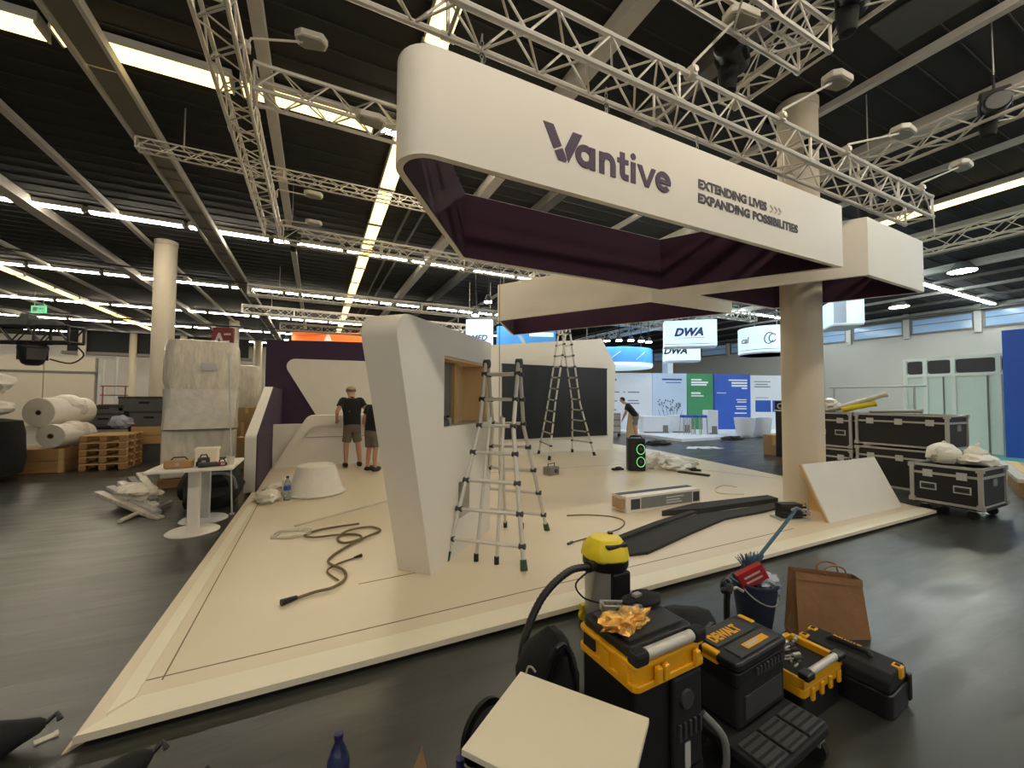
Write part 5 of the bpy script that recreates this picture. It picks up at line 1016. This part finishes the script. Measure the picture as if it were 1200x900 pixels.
part('pouch_body', MB().blob((0, 0, 0.02), (0.1, 0.065, 0.03), 91, 0.25, 2, flat=0), 'black_fabric', t, smooth=True); part('buckle', MB().box((-0.03, 0, 0.05), (0.04, 0.025, 0.012)), 'steel', t)
# wet vacuum
vc = thing('wet_vacuum', 'yellow-headed steel drum vacuum with a black hose beside the stand edge', 'vacuum cleaner', (1.88, 2.33, 0)); p = P_(vc)
p('drum', MB().lathe([(0.13, 0.09), (0.145, 0.1), (0.145, 0.43), (0.13, 0.44)], n=32), 'steel', smooth=True)
p('drum_panel', MB().b2((-0.06, -0.16, 0.12), (0.09, -0.1, 0.42)), 'black_plastic', bevel=0.01)
p('motor_collar', MB().lathe([(0.15, 0.42), (0.16, 0.44), (0.16, 0.5), (0.14, 0.52)], n=32), 'black_plastic', smooth=True)
p('motor_head', MB().lathe([(0.155, 0.485), (0.165, 0.5), (0.155, 0.55), (0.12, 0.6), (0.1, 0.62), (0.04, 0.628)], n=32, wob=lambda a, z: 1 + 0.05 * (1 if math.cos(5 * a) > 0.4 else 0)), 'vac_yellow', smooth=True)
p('top_slot', MB().b2((-0.08, -0.135, 0.575), (0.09, -0.085, 0.6)), 'black_plastic', bevel=0.008); p('switch', MB().cyl((0.06, 0.02, 0.62), (0.06, 0.02, 0.64), 0.02, n=12), 'black_plastic')
for x, y in ((-0.13, -0.08), (0.13, -0.08), (-0.1, 0.12), (0.1, 0.12)): p('caster', MB().cyl((x, y - 0.015, 0.04), (x, y + 0.015, 0.04), 0.04, n=12).box((x, y, 0.09), (0.05, 0.04, 0.05)), 'vac_yellow')
p('hose_port', MB().cyl((-0.13, -0.05, 0.46), (-0.21, -0.08, 0.47), 0.036, n=14), 'black_plastic', smooth=True)
hp_ = [(-0.2, -0.075, 0.47), (-0.38, -0.1, 0.48), (-0.6, -0.16, 0.4), (-0.76, -0.24, 0.26), (-0.82, -0.3, 0.12), (-0.76, -0.36, 0.045), (-0.62, -0.42, 0.03), (-0.55, -0.4, 0.1), (-0.58, -0.34, 0.2), (-0.66, -0.33, 0.12)]
p('hose', MB().tube(hp_, lambda f: 0.023 + 0.0016 * math.sin(f * 420), n=10, smooth=16), 'black_plastic', smooth=True)
p('power_lead', MB().tube([(-0.15, -0.06, 0.45), (-0.28, -0.04, 0.36), (-0.25, -0.08, 0.28), (-0.15, -0.12, 0.24)], 0.006, n=6, smooth=5), 'black_matte')
# soft black bags around the chest
def soft(name, label, c, r, seed, strap=True, amp=0.22):
    t = thing(name, label, 'bag', (c[0], c[1], 0)); part('bag_body', MB().blob((0, 0, r[2] * 0.92), r, seed, amp, 1.6, flat=0.0), 'black_fabric', t, smooth=True)
    if strap: part('strap', MB().tube([(-r[0] * 0.5, -r[1] * 0.7, r[2] * 1.2), (-r[0] * 0.2, -r[1] * 0.9, r[2] * 1.9), (r[0] * 0.3, -r[1] * 0.7, r[2] * 1.7), (r[0] * 0.5, -r[1] * 0.9, r[2] * 0.9)], 0.014, n=6, smooth=4), 'black_plastic', t, smooth=True)
    return t
soft('rucksack', 'black rucksack standing left of the rolling tool chest', (1.05, 1.74), (0.15, 0.15, 0.24), 101)
soft('tool_bag', 'black tool bag under the white board', (0.72, 1.2), (0.24, 0.22, 0.245), 102, False, 0.1)
soft('tool_bag', 'low black bag with a rod sticking out, behind the lettered tool box', (2.1, 1.82), (0.24, 0.2, 0.15), 103)
wh = thing('cable_reel', 'black cable reel on the hall floor left of the white board', 'cable reel', (0.72, 1.66, 0), 0.4)
part('flange', MB().cyl((0, -0.06, 0.13), (0, -0.04, 0.13), 0.13, n=28), 'black_plastic', wh, smooth=True); part('flange', MB().cyl((0, 0.04, 0.13), (0, 0.06, 0.13), 0.13, n=28), 'black_plastic', wh, smooth=True); part('wound_cable', MB().cyl((0, -0.04, 0.13), (0, 0.04, 0.13), 0.1, n=28), 'black_matte', wh, smooth=True)
cm = thing('tripod_clamp', 'black jointed tripod clamp standing on the low black bag', 'clamp', (2.42, 1.78, 0.0)); p = P_(cm)
p('stem', MB().tube([(0, 0, 0.0), (0, 0, 0.3), (0.01, 0.0, 0.36)], 0.02, n=8), 'black_plastic', smooth=True); p('head', MB().blob((0.0, 0, 0.38), (0.05, 0.03, 0.04), 5, 0.3, 2), 'black_plastic', smooth=True); p('lever', MB().tube([(0.02, 0, 0.36), (0.07, -0.02, 0.38), (0.12, -0.03, 0.35)], 0.01, n=6), 'steel'); p('foot', MB().box((0, 0, 0.02), (0.16, 0.12, 0.04)), 'black_plastic', bevel=0.01); p('hook', MB().tube([(-0.02, 0, 0.38), (-0.04, 0, 0.42), (-0.01, 0, 0.44), (0.02, 0, 0.42)], 0.012, n=6, smooth=4), 'black_plastic')
# white board
wb = thing('white_board', 'loose white panel lying on a black bag in the foreground', 'board', (0, 0, 0))
c4 = [(0.76, 1.47), (1.05, 1.07), (0.72, 0.83), (0.43, 1.23)]
part('panel', MB().prism(c4, 0.49, 0.51), 'ramp_white', wb, bevel=0.002); part('hook', MB().tube([(0.775, 1.45, 0.51), (0.78, 1.445, 0.535), (0.79, 1.43, 0.54), (0.8, 1.42, 0.525)], 0.004, n=6, smooth=3), 'steel', wb)
# lettered tool box on its dolly
db = thing('tool_box', 'black tool box lettered in yellow, stacked on a black dolly', 'tool box', (1.87, 1.32, 0), 0.09); p = P_(db)
p('lower_crate', MB().prism(rounded(rect(-0.2, -0.115, 0.2, 0.115), 0.02, 3), 0.165, 0.335), 'black_matte', bevel=0.004)
p('crate_window', MB().b2((-0.15, -0.12, 0.19), (0.16, -0.113, 0.29)), 'dark_grey')
p('upper_case', MB().prism(rounded(rect(-0.21, -0.12, 0.21, 0.12), 0.025, 3), 0.34, 0.405), 'black_plastic', bevel=0.006)
p('lid', MB().prism(rounded(rect(-0.215, -0.125, 0.215, 0.125), 0.03, 3), 0.41, 0.45), 'black_plastic', bevel=0.01)
p('lid_panel', MB().b2((-0.17, -0.005, 0.45), (0.14, 0.105, 0.455)), 'dark_grey', bevel=0.003); p('lid_panel', MB().b2((-0.15, -0.105, 0.45), (0.17, -0.02, 0.455)), 'dark_grey', bevel=0.003)
text('lettering', 'DEWALT', 0.075, 'yellow', db, (-0.15, 0.02, 0.456), flat=True, bold=0.003, ext=0.001, width=0.22)
p('name_plate', MB().b2((-0.06, -0.085, 0.455), (0.12, -0.05, 0.457)), 'yellow'); p('name_plate_print', MB().b2((-0.05, -0.075, 0.457), (0.05, -0.06, 0.458)), 'light_grey')
for x in (-0.215, 0.185): p('latch', MB().b2((x, -0.03 + (0.06 if x > 0 else 0), 0.40), (x + 0.03, 0.05 + (0.06 if x > 0 else 0), 0.455)), 'yellow', bevel=0.006)
for k in range(8): p('front_rib', MB().box((-0.06 + 0.03 * k, -0.123, 0.375), (0.014, 0.01, 0.03)), 'dark_grey')
dl = thing('tool_dolly', 'black slotted dolly on casters under the lettered tool box', 'dolly', (1.84, 1.22, 0), 0.09); p = P_(dl)
p('deck', MB().prism(rounded(rect(-0.25, -0.2, 0.25, 0.22), 0.03, 3), 0.11, 0.15), 'black_matte', bevel=0.006)
for k in range(3): p('deck_pad', MB().b2((-0.23 + 0.16 * k, -0.185, 0.15), (-0.09 + 0.16 * k, -0.05, 0.162)), 'dark_grey', bevel=0.004)
for k in range(3):
    for j in range(4): p('slot', MB().b2((-0.225 + 0.16 * k, -0.175 + 0.032 * j, 0.162), (-0.1 + 0.16 * k, -0.165 + 0.032 * j, 0.164)), 'black_matte')
for x in (-1, 1):
    for y in (-1, 1): o = p('caster', MB().cyl((x * 0.2 - 0.014, y * 0.16, 0.045), (x * 0.2 + 0.014, y * 0.16, 0.045), 0.045, n=16), 'rubber', smooth=True); part('fork', MB().box((x * 0.2, y * 0.16, 0.09), (0.045, 0.05, 0.05)), 'steel', o)
# open tool box
ob = thing('open_tool_box', 'open yellow and black tool box full of hand tools', 'tool box', (2.36, 1.33, 0), 0.06); p = P_(ob)
p('box_base', MB().prism(rounded(rect(-0.19, -0.12, 0.19, 0.13), 0.02, 3), 0.0, 0.15), 'black_plastic')
p('box_body', MB().prism(rounded(rect(-0.2, -0.13, 0.2, 0.135), 0.02, 3), 0.14, 0.185), 'yellow', bevel=0.005)
fr = MB()
for a, b in (((-0.2, -0.13), (0.2, -0.1)), ((-0.2, 0.11), (0.2, 0.135)), ((-0.2, -0.13), (-0.185, 0.135)), ((0.17, -0.13), (0.2, 0.135))): fr.b2((*a, 0.185), (*b, 0.235))
p('tray_frame', fr, 'yellow', bevel=0.004); p('tray_floor', MB().b2((-0.185, -0.1, 0.185), (0.17, 0.11, 0.2)), 'black_matte')
for x in (-1, 1): p('handle_mount', MB().box((x * 0.16, -0.125, 0.245), (0.07, 0.05, 0.035)), 'black_plastic', bevel=0.008)
p('handle_bar', MB().cyl((-0.13, -0.126, 0.25), (0.13, -0.126, 0.25), 0.017, n=14), 'alu', smooth=True)
for k in range(4): p('latch', MB().b2((-0.14 + 0.09 * k, -0.142, 0.12), (-0.11 + 0.09 * k, -0.128, 0.18)), 'yellow', bevel=0.004)
rnd = random.Random(11)
for k in range(9):
    x, y, a, L = rnd.uniform(-0.13, 0.12), rnd.uniform(-0.06, 0.08), rnd.uniform(-0.5, 0.7), rnd.uniform(0.06, 0.12); d = Vector((math.cos(a), math.sin(a), 0.05))
    nm = ('screwdriver', 'spanner', 'pliers')[k % 3]; z = 0.208 + 0.006 * k; c0 = Vector((2.36 + x, 1.33 + y, z))
    t = thing(nm, '%s in the open yellow tool box, %s' % (('steel-tipped screwdriver', 'small steel spanner', 'black-handled pliers')[k % 3], ('near its left end', 'towards the middle', 'on top of the heap')[k // 3]), 'tool', c0)
    part('shaft', MB().cyl(-d * L / 2, d * L / 2, 0.005, n=6), 'steel', t); part('grip', MB().cyl(d * L * 0.1, d * L * 0.6, 0.01, n=8), ('black_plastic', 'steel', 'dark_grey')[k % 3], t)
# long tool case
lc = thing('long_tool_case', 'long black tool case with yellow latches lying at the right of the tools', 'tool case', (2.72, 1.25, 0), 0.1); p = P_(lc)
p('lower_tray', MB().prism(rounded(rect(-0.13, -0.215, 0.13, 0.215), 0.03, 4), 0.0, 0.12), 'black_plastic', bevel=0.006)
p('lid', MB().prism([(-0.122, 0.12), (0.122, 0.12), (0.122, 0.18), (0.09, 0.215), (-0.09, 0.215), (-0.122, 0.18)], -0.205, 0.205, lambda a, b, d: (a, d, b)), 'black_matte', bevel=0.01)
p('grip_well', MB().b2((-0.035, -0.1, 0.213), (0.035, 0.1, 0.218)), 'black_matte'); p('grip', MB().tube([(0, -0.1, 0.215), (0, -0.08, 0.235), (0, 0.08, 0.235), (0, 0.1, 0.215)], 0.014, n=8), 'black_plastic', smooth=True)
for x, y in ((-0.07, 0.19), (0.05, 0.195), (0.03, -0.195)): p('latch', MB().box((x, y, 0.19), (0.05, 0.045, 0.06)), 'yellow', bevel=0.008); p('latch_hole', MB().box((x, y, 0.215), (0.022, 0.02, 0.014)), 'black_matte')
p('corner_bumper', MB().box((0.12, -0.2, 0.09), (0.04, 0.05, 0.14)), 'black_plastic', bevel=0.01)
text('lettering', 'DEWALT', 0.05, 'yellow', lc, (0.045, 0.1, 0.2165), flat=True, rz=-PI / 2, bold=0.002, ext=0.001, width=0.13)
# bucket with rubbish, broom, paper bag
bk = thing('rubbish_bucket', 'dark blue bucket of rubbish behind the tool boxes', 'bucket', (2.84, 1.87, 0)); p = P_(bk)
p('pail', MB().lathe([(0.1, 0.0), (0.105, 0.01), (0.145, 0.3), (0.155, 0.31), (0.155, 0.325), (0.14, 0.325), (0.1, 0.04), (0.02, 0.035)], n=32), 'bin_blue', smooth=True)
p('carry_handle', MB().tube([(0.15 * math.cos(q), -0.02 - 0.14 * math.sin(q) * 0.9, 0.3 - 0.1 * math.sin(q)) for q in [PI * j / 12 for j in range(13)]], 0.005, n=6), 'steel')
t = thing('red_carton', 'red printed carton sticking up out of the bucket', 'carton', (2.78, 1.82, 0.3), -0.5)
RM = Matrix.Rotation(-0.5, 3, 'Y')
part('box_body', MB().box((-0.03, 0, 0.08), (0.19, 0.05, 0.11), rot=RM), 'red', t, bevel=0.004)
for q in (-0.02, 0.015): part('print_line', MB().box(Vector((-0.03, -0.026, 0.08)) + RM @ Vector((0, 0, q)), (0.12, 0.003, 0.012), rot=RM), 'light_grey', t)
tag(part('plastic_wrap', MB().blob((2.89, 1.81, 0.32), (0.09, 0.08, 0.06), 111, 0.5, 2.4), 'plastic_bag', smooth=True), 'crumpled clear plastic bag at the top of the bucket', 'plastic bag')
br = thing('hand_broom', 'blue broom with a long steel-blue handle leaning out of the bucket', 'broom', (2.88, 1.92, 0.3)); p = P_(br)
p('handle', MB().cyl((0.02, 0.0, 0.1), (0.74, 0.09, 0.4), 0.013, n=10), 'broom_blue', smooth=True); p('handle_end', MB().tube([(0.72, 0.02, 0.4), (0.745, 0.09, 0.405), (0.78, 0.15, 0.37)], 0.012, n=6), 'steel')
p('head_block', MB().box((0, 0, 0.09), (0.16, 0.05, 0.04)), 'broom_blue', bevel=0.008)
bm_ = MB(); rnd = random.Random(5)
for k in range(90):
    x = rnd.uniform(-0.075, 0.075); y = rnd.uniform(-0.02, 0.02); bm_.cyl((x, y, 0.1), (x * 1.5 + rnd.uniform(-0.02, 0.02), y * 2.4, 0.1 + rnd.uniform(0.05, 0.08)), 0.003, n=3, caps=False)
p('bristles', bm_, 'bristle', kind='stuff')
kb = thing('paper_bag', 'brown paper carrier bag standing on the hall floor', 'paper bag', (3.2, 1.6, 0), -0.46); p = P_(kb)
w, d, h = 0.24, 0.075, 0.42
vsb = [(-w, -d, 0), (w, -d, 0), (w, d, 0), (-w, d, 0), (-w * 0.97, -d * 0.45, h * 1.02), (w * 0.9, -d * 0.5, h * 0.9), (w * 0.9, d * 0.5, h * 0.92), (-w * 0.97, d * 0.45, h * 1.04), (w * 0.86, 0.0, h * 0.5), (-w * 0.9, 0, h * 0.5)]
p('bag_shell', MB().add(vsb, [(3, 2, 1, 0), (0, 1, 5, 4), (2, 3, 7, 6), (1, 2, 8), (2, 6, 8), (6, 5, 8), (5, 1, 8), (3, 0, 9), (0, 4, 9), (4, 7, 9), (7, 3, 9)]), 'kraft')
p('top_fold', MB().add([(-w * 0.975, -d * 0.5 - 0.004, h * 1.02), (w * 0.905, -d * 0.52 - 0.006, h * 0.9), (w * 0.91, -d * 0.56 - 0.006, h * 0.8), (-w * 0.975, -d * 0.55 - 0.006, h * 0.91)], [(0, 1, 2, 3)]), 'kraft')
for y in (-0.035, 0.04): p('twisted_handle', MB().tube([(-0.02, y, h * 0.94), (-0.03, y, h * 1.06), (0.03, y, h * 1.12), (0.1, y, h * 1.07), (0.12, y, h * 0.92)], 0.006, n=6, smooth=4), 'kraft', smooth=True)
# small things at the bottom edge
bottle((0.11, 1.78, 0), 'blue-capped water bottle at the bottom edge of the picture', 0.27, 0.042, 'bottle_blue')
bottle((0.52, 1.5, 0), 'second blue water bottle just at the bottom edge beside the white panel', 0.24, 0.04, 'bottle_blue')
t = thing('open_carton', 'brown carton flap poking up at the bottom edge beside the bottles', 'carton', (0.4, 1.53, 0), 0.1); part('box_body', MB().b2((-0.12, -0.1, 0), (0.12, 0.08, 0.1)), 'cardboard', t, bevel=0.003); part('flap', MB().prism([(-0.06, 0.1), (0.04, 0.1), (0.01, 0.24)], 0.078, 0.082, lambda a, b, d: (a, d, b)), 'cardboard', t)
def pouch(label, pts, r, seed, mat='black_fabric'):
    t = thing('black_holdall', label, 'bag', (0, 0, 0)); m = MB(); m.tube(pts, lambda f: r * (0.12 + 1.05 * abs(math.sin(PI * (0.1 + 0.89 * f))) ** 0.7) * (1 + 0.1 * math.sin(f * 19 + seed)), n=12, smooth=6)
    part('bag_body', m, mat, t, smooth=True); q = Vector(pts[-1]); part('pull_tab', MB().tube([q, q + Vector((0.03, 0.02, 0.02)), q + Vector((0.05, 0.0, 0.0))], 0.012, n=6), 'black_plastic', t)
pouch('black bag at the lower left corner beside the strip of tape', [(-1.75, 2.5, 0.06), (-1.45, 2.58, 0.065), (-1.26, 2.64, 0.07), (-1.1, 2.68, 0.08)], 0.075, 1)
pouch('small black bag in the lower left corner under the larger one', [(-1.5, 2.3, 0.05), (-1.25, 2.36, 0.05), (-1.05, 2.36, 0.06)], 0.06, 2)
pouch('black pointed bag at the bottom edge near the stand corner', [(-1.05, 1.85, 0.06), (-0.9, 2.02, 0.06), (-0.76, 2.16, 0.06), (-0.6, 2.27, 0.075)], 0.075, 3)
pouch('dark grey bag at the bottom edge right of the pointed one', [(-0.75, 1.8, 0.05), (-0.56, 1.94, 0.05), (-0.4, 2.06, 0.06)], 0.065, 4, 'rubber')
tag(part('yellow_glove', MB().blob((-1.2, 2.27, 0.14), (0.05, 0.05, 0.035), 7, 0.4, 3), 'yellow', smooth=True), 'yellow glove in the lower left corner', 'glove')
tag(part('tape_strip', MB().box((-1.1, 2.69, 0.004), (0.075, 0.035, 0.006), rz=0.45).box((-1.07, 2.703, 0.006), (0.014, 0.037, 0.01), rz=0.45), 'stand_white'), 'short white strip of tape on the hall floor by the stand corner', 'tape')

# ---------------------------------------------------------------- people
def skinned(name, joints, edges, mat, parent, root=0, sub=2):
    me = bpy.data.meshes.new(name); me.from_pydata([j[0] for j in joints], edges, []); me.materials.append(M(mat))
    o = bpy.data.objects.new(name, me); COL.objects.link(o); o.parent = parent
    sk = o.modifiers.new('skin', 'SKIN'); sk.use_smooth_shade = True
    if not me.skin_vertices: me.skin_vertices.new() if hasattr(me.skin_vertices, 'new') else None
    for k, j in enumerate(joints):
        d = me.skin_vertices[0].data[k]; r = j[1]; d.radius = (r, r) if not isinstance(r, tuple) else r; d.use_root = (k == root)
    s = o.modifiers.new('sub', 'SUBSURF'); s.levels = 1; s.render_levels = sub
    return o
def person(label, loc, rz, lean, elbows, wrists, knees, ankles, shirt, shorts, hair, scale=1.0, head_fwd=0.03, sleeve=0.55, cap=False):
    """local frame: faces +Y; lean = forward offset (y, drop z) of the chest"""
    t = thing('person', label, 'person', loc, rz); t.scale = (scale,) * 3
    ly, lz = lean
    pel = Vector((0, 0, 0.95)); spi = Vector((0, ly * 0.45, 1.17 - lz * 0.4)); che = Vector((0, ly * 0.9, 1.38 - lz * 0.85)); nec = Vector((0, ly * 1.1 + 0.01, 1.53 - lz)); hb = Vector((0, ly * 1.2 + head_fwd, 1.6 - lz * 1.05)); hc = hb + Vector((0, 0.012 + head_fwd * 0.4, 0.1)); ht = hc + Vector((0, head_fwd * 0.3, 0.075))
    J = [(pel, 0.12), (spi, 0.105), (che, 0.11), (nec, 0.055), (hb, 0.078), (hc, 0.122), (ht, 0.1)]; E = [(0, 1), (1, 2), (2, 3), (3, 4), (4, 5), (5, 6)]
    sh = []
    for s, el, wr in ((-1, elbows[0], wrists[0]), (1, elbows[1], wrists[1])):
        sho = che + Vector((0.175 * s, 0, 0.075)); el = Vector(el); wr = Vector(wr); fd = (wr - el).normalized(); pa = wr + fd * 0.07
        k = len(J); J += [(sho, 0.052), (el, 0.045), (wr, 0.028), (pa, 0.03)]; E += [(2, k), (k, k + 1), (k + 1, k + 2), (k + 2, k + 3)]; sh.append((sho, el))
        side = fd.cross(Vector((0, 1, 0.2))).normalized()
        for f in range(4):
            b0 = pa + side * (0.012 * (f - 1.5) * 1.3) + fd * 0.03; b1 = b0 + fd * (0.035, 0.045, 0.042, 0.03)[f] + Vector((0, 0.008, 0)); m = len(J); J += [(b0, 0.0095), (b1, 0.008)]; E += [(k + 3, m), (m, m + 1)]
        b0 = wr + fd * 0.03 + side * 0.035 * -s; b1 = b0 + fd * 0.04 + side * 0.012 * -s; m = len(J); J += [(b0, 0.011), (b1, 0.009)]; E += [(k + 3, m), (m, m + 1)]
    for s, kn, an in ((-1, knees[0], ankles[0]), (1, knees[1], ankles[1])):
        k = len(J); J += [(Vector((0.085 * s, 0, 0.88)), 0.1), (Vector(kn), 0.06), (Vector(kn).lerp(Vector(an), 0.4) + Vector((0, -0.015, 0)), 0.057), (Vector(an), 0.038), (Vector(an) + Vector((0.01 * s, 0.13, -0.045)), 0.034)]; E += [(0, k), (k, k + 1), (k + 1, k + 2), (k + 2, k + 3), (k + 3, k + 4)]
    skinned('body', [(tuple(a), r) for a, r in J], E, 'skin', t)
    # shirt, shorts, shoes, hair and face are worn over the body
    ax = (che - pel).normalized(); up_ = Vector((0, 0, 1))
    sm = MB().loft([(pel - up_ * 0.11, up_, 0.178, 0.138), (pel - up_ * 0.02, up_.lerp(ax, 0.3), 0.182, 0.14), (spi, ax, 0.186, 0.135), (che, ax, 0.222, 0.145), (che + ax * 0.075, ax, 0.218, 0.125), (che + ax * 0.115, ax, 0.15, 0.1), (nec - ax * 0.03, ax, 0.085, 0.072), (nec + ax * 0.005, ax, 0.066, 0.064)])
    for sho, el in sh: sm.tube([sho.lerp(che, 0.35), sho, sho.lerp(el, sleeve * 0.5), sho.lerp(el, sleeve)], lambda f: 0.086 - 0.008 * f, n=12, smooth=3)
    part('shirt', sm, shirt, t, smooth=True)
    hm_ = MB().loft([(pel + up_ * 0.03, up_, 0.165, 0.13), (pel - up_ * 0.06, up_, 0.182, 0.145), (pel - up_ * 0.15, up_, 0.186, 0.142), (pel - up_ * 0.2, up_, 0.16, 0.11)])
    for q, kn in ((-1, knees[0]), (1, knees[1])): hm_.tube([Vector((0.085 * q, 0, 0.84)), Vector((0.088 * q, 0, 0.72)).lerp(Vector(kn), 0.2), Vector((0.09 * q, 0, 0.86)).lerp(Vector(kn), 0.88)], lambda f: 0.098 - 0.006 * f, n=14, smooth=4)
    part('shorts', hm_, shorts, t, smooth=True)
    for an in ankles: a = Vector(an); part('shoe', MB().blob((a.x, a.y + 0.05, a.z - 0.04), (0.052, 0.145, 0.06), 3, 0.08, 2, flat=0.0), 'shoe', t, smooth=True)
    hm = MB(); bm2 = bmesh.new(); bmesh.ops.create_icosphere(bm2, subdivisions=3, radius=1.0); keep = [v.co.copy() for v in bm2.verts]; fcs = [tuple(v.index for v in f.verts) for f in bm2.faces]; bm2.free()
    hm.add([hc + Vector((c.x * 0.104, c.y * 0.112 - 0.006, c.z * 0.122 + 0.012)) for c in keep], [f for f in fcs if all((keep[i].z > -0.75 and keep[i].y < 0.35 and (cap or keep[i].z < 0.12)) or (cap and keep[i].z > 0.2) for i in f)])
    part('hair', hm, hair, t, smooth=True)
    for s in (-1, 1): part('ear', MB().blob(hc + Vector((0.096 * s, 0.0, -0.01)), (0.014, 0.022, 0.034), 2, 0.05, 2, sub=2), 'skin', t, smooth=True); part('eye', MB().blob(hc + Vector((0.034 * s, 0.09, 0.015)), (0.013, 0.01, 0.009), 2, 0.0, 2, sub=2), 'hair_dark', t)
    part('nose', MB().prism([(-0.014, -0.02), (0.014, -0.02), (0.006, 0.035), (-0.006, 0.035)], 0.09, 0.118, lambda a, b, d: tuple(hc + Vector((a, d, b)))), 'skin', t, bevel=0.006); part('mouth', MB().box(hc + Vector((0, 0.088, -0.048)), (0.045, 0.012, 0.01)), 'dark_red', t)
    return t
m1 = person('person with bald crown in black t-shirt and khaki shorts at the back counter', (0.74, 9.72, ZP), 0.12, (0.1, 0.03), [(-0.31, 0.0, 1.2), (0.31, 0.02, 1.2)], [(-0.28, 0.2, 1.02), (0.3, 0.2, 1.0)], [(-0.11, 0.02, 0.5), (0.13, 0.02, 0.5)], [(-0.12, -0.02, 0.09), (0.17, -0.03, 0.09)], 'shirt_black', 'shorts', 'hair_grey', 1.03, 0.06)
part('shirt_print', MB().box((-0.01, -0.075, 1.2), (0.16, 0.004, 0.012), rot=Matrix.Rotation(-0.1, 3, 'X')), 'mid_grey', m1)
person('person in dark top and khaki shorts half hidden behind the niche wall', (1.08, 9.0, ZP), -0.9, (0.08, 0.03), [(-0.28, 0.02, 1.16), (0.28, 0.05, 1.18)], [(-0.3, 0.12, 0.95), (0.25, 0.25, 1.05)], [(-0.1, 0.03, 0.5), (0.1, 0.02, 0.5)], [(-0.12, 0.0, 0.09), (0.12, -0.02, 0.09)], 'shirt_black', 'shorts', 'hair_dark', 0.93, 0.06, cap=True)
person('person in black t-shirt and grey shorts bending forward beyond the loudspeaker', (12.05, 12.95, 0), 0.75, (0.32, 0.12), [(-0.24, 0.42, 1.0), (0.24, 0.42, 1.0)], [(-0.2, 0.5, 0.78), (0.2, 0.52, 0.78)], [(-0.1, 0.05, 0.5), (0.1, 0.02, 0.5)], [(-0.11, -0.02, 0.09), (0.12, -0.04, 0.09)], 'shirt_black', 'shorts_grey', 'hair_dark', 1.0, 0.1, cap=True)
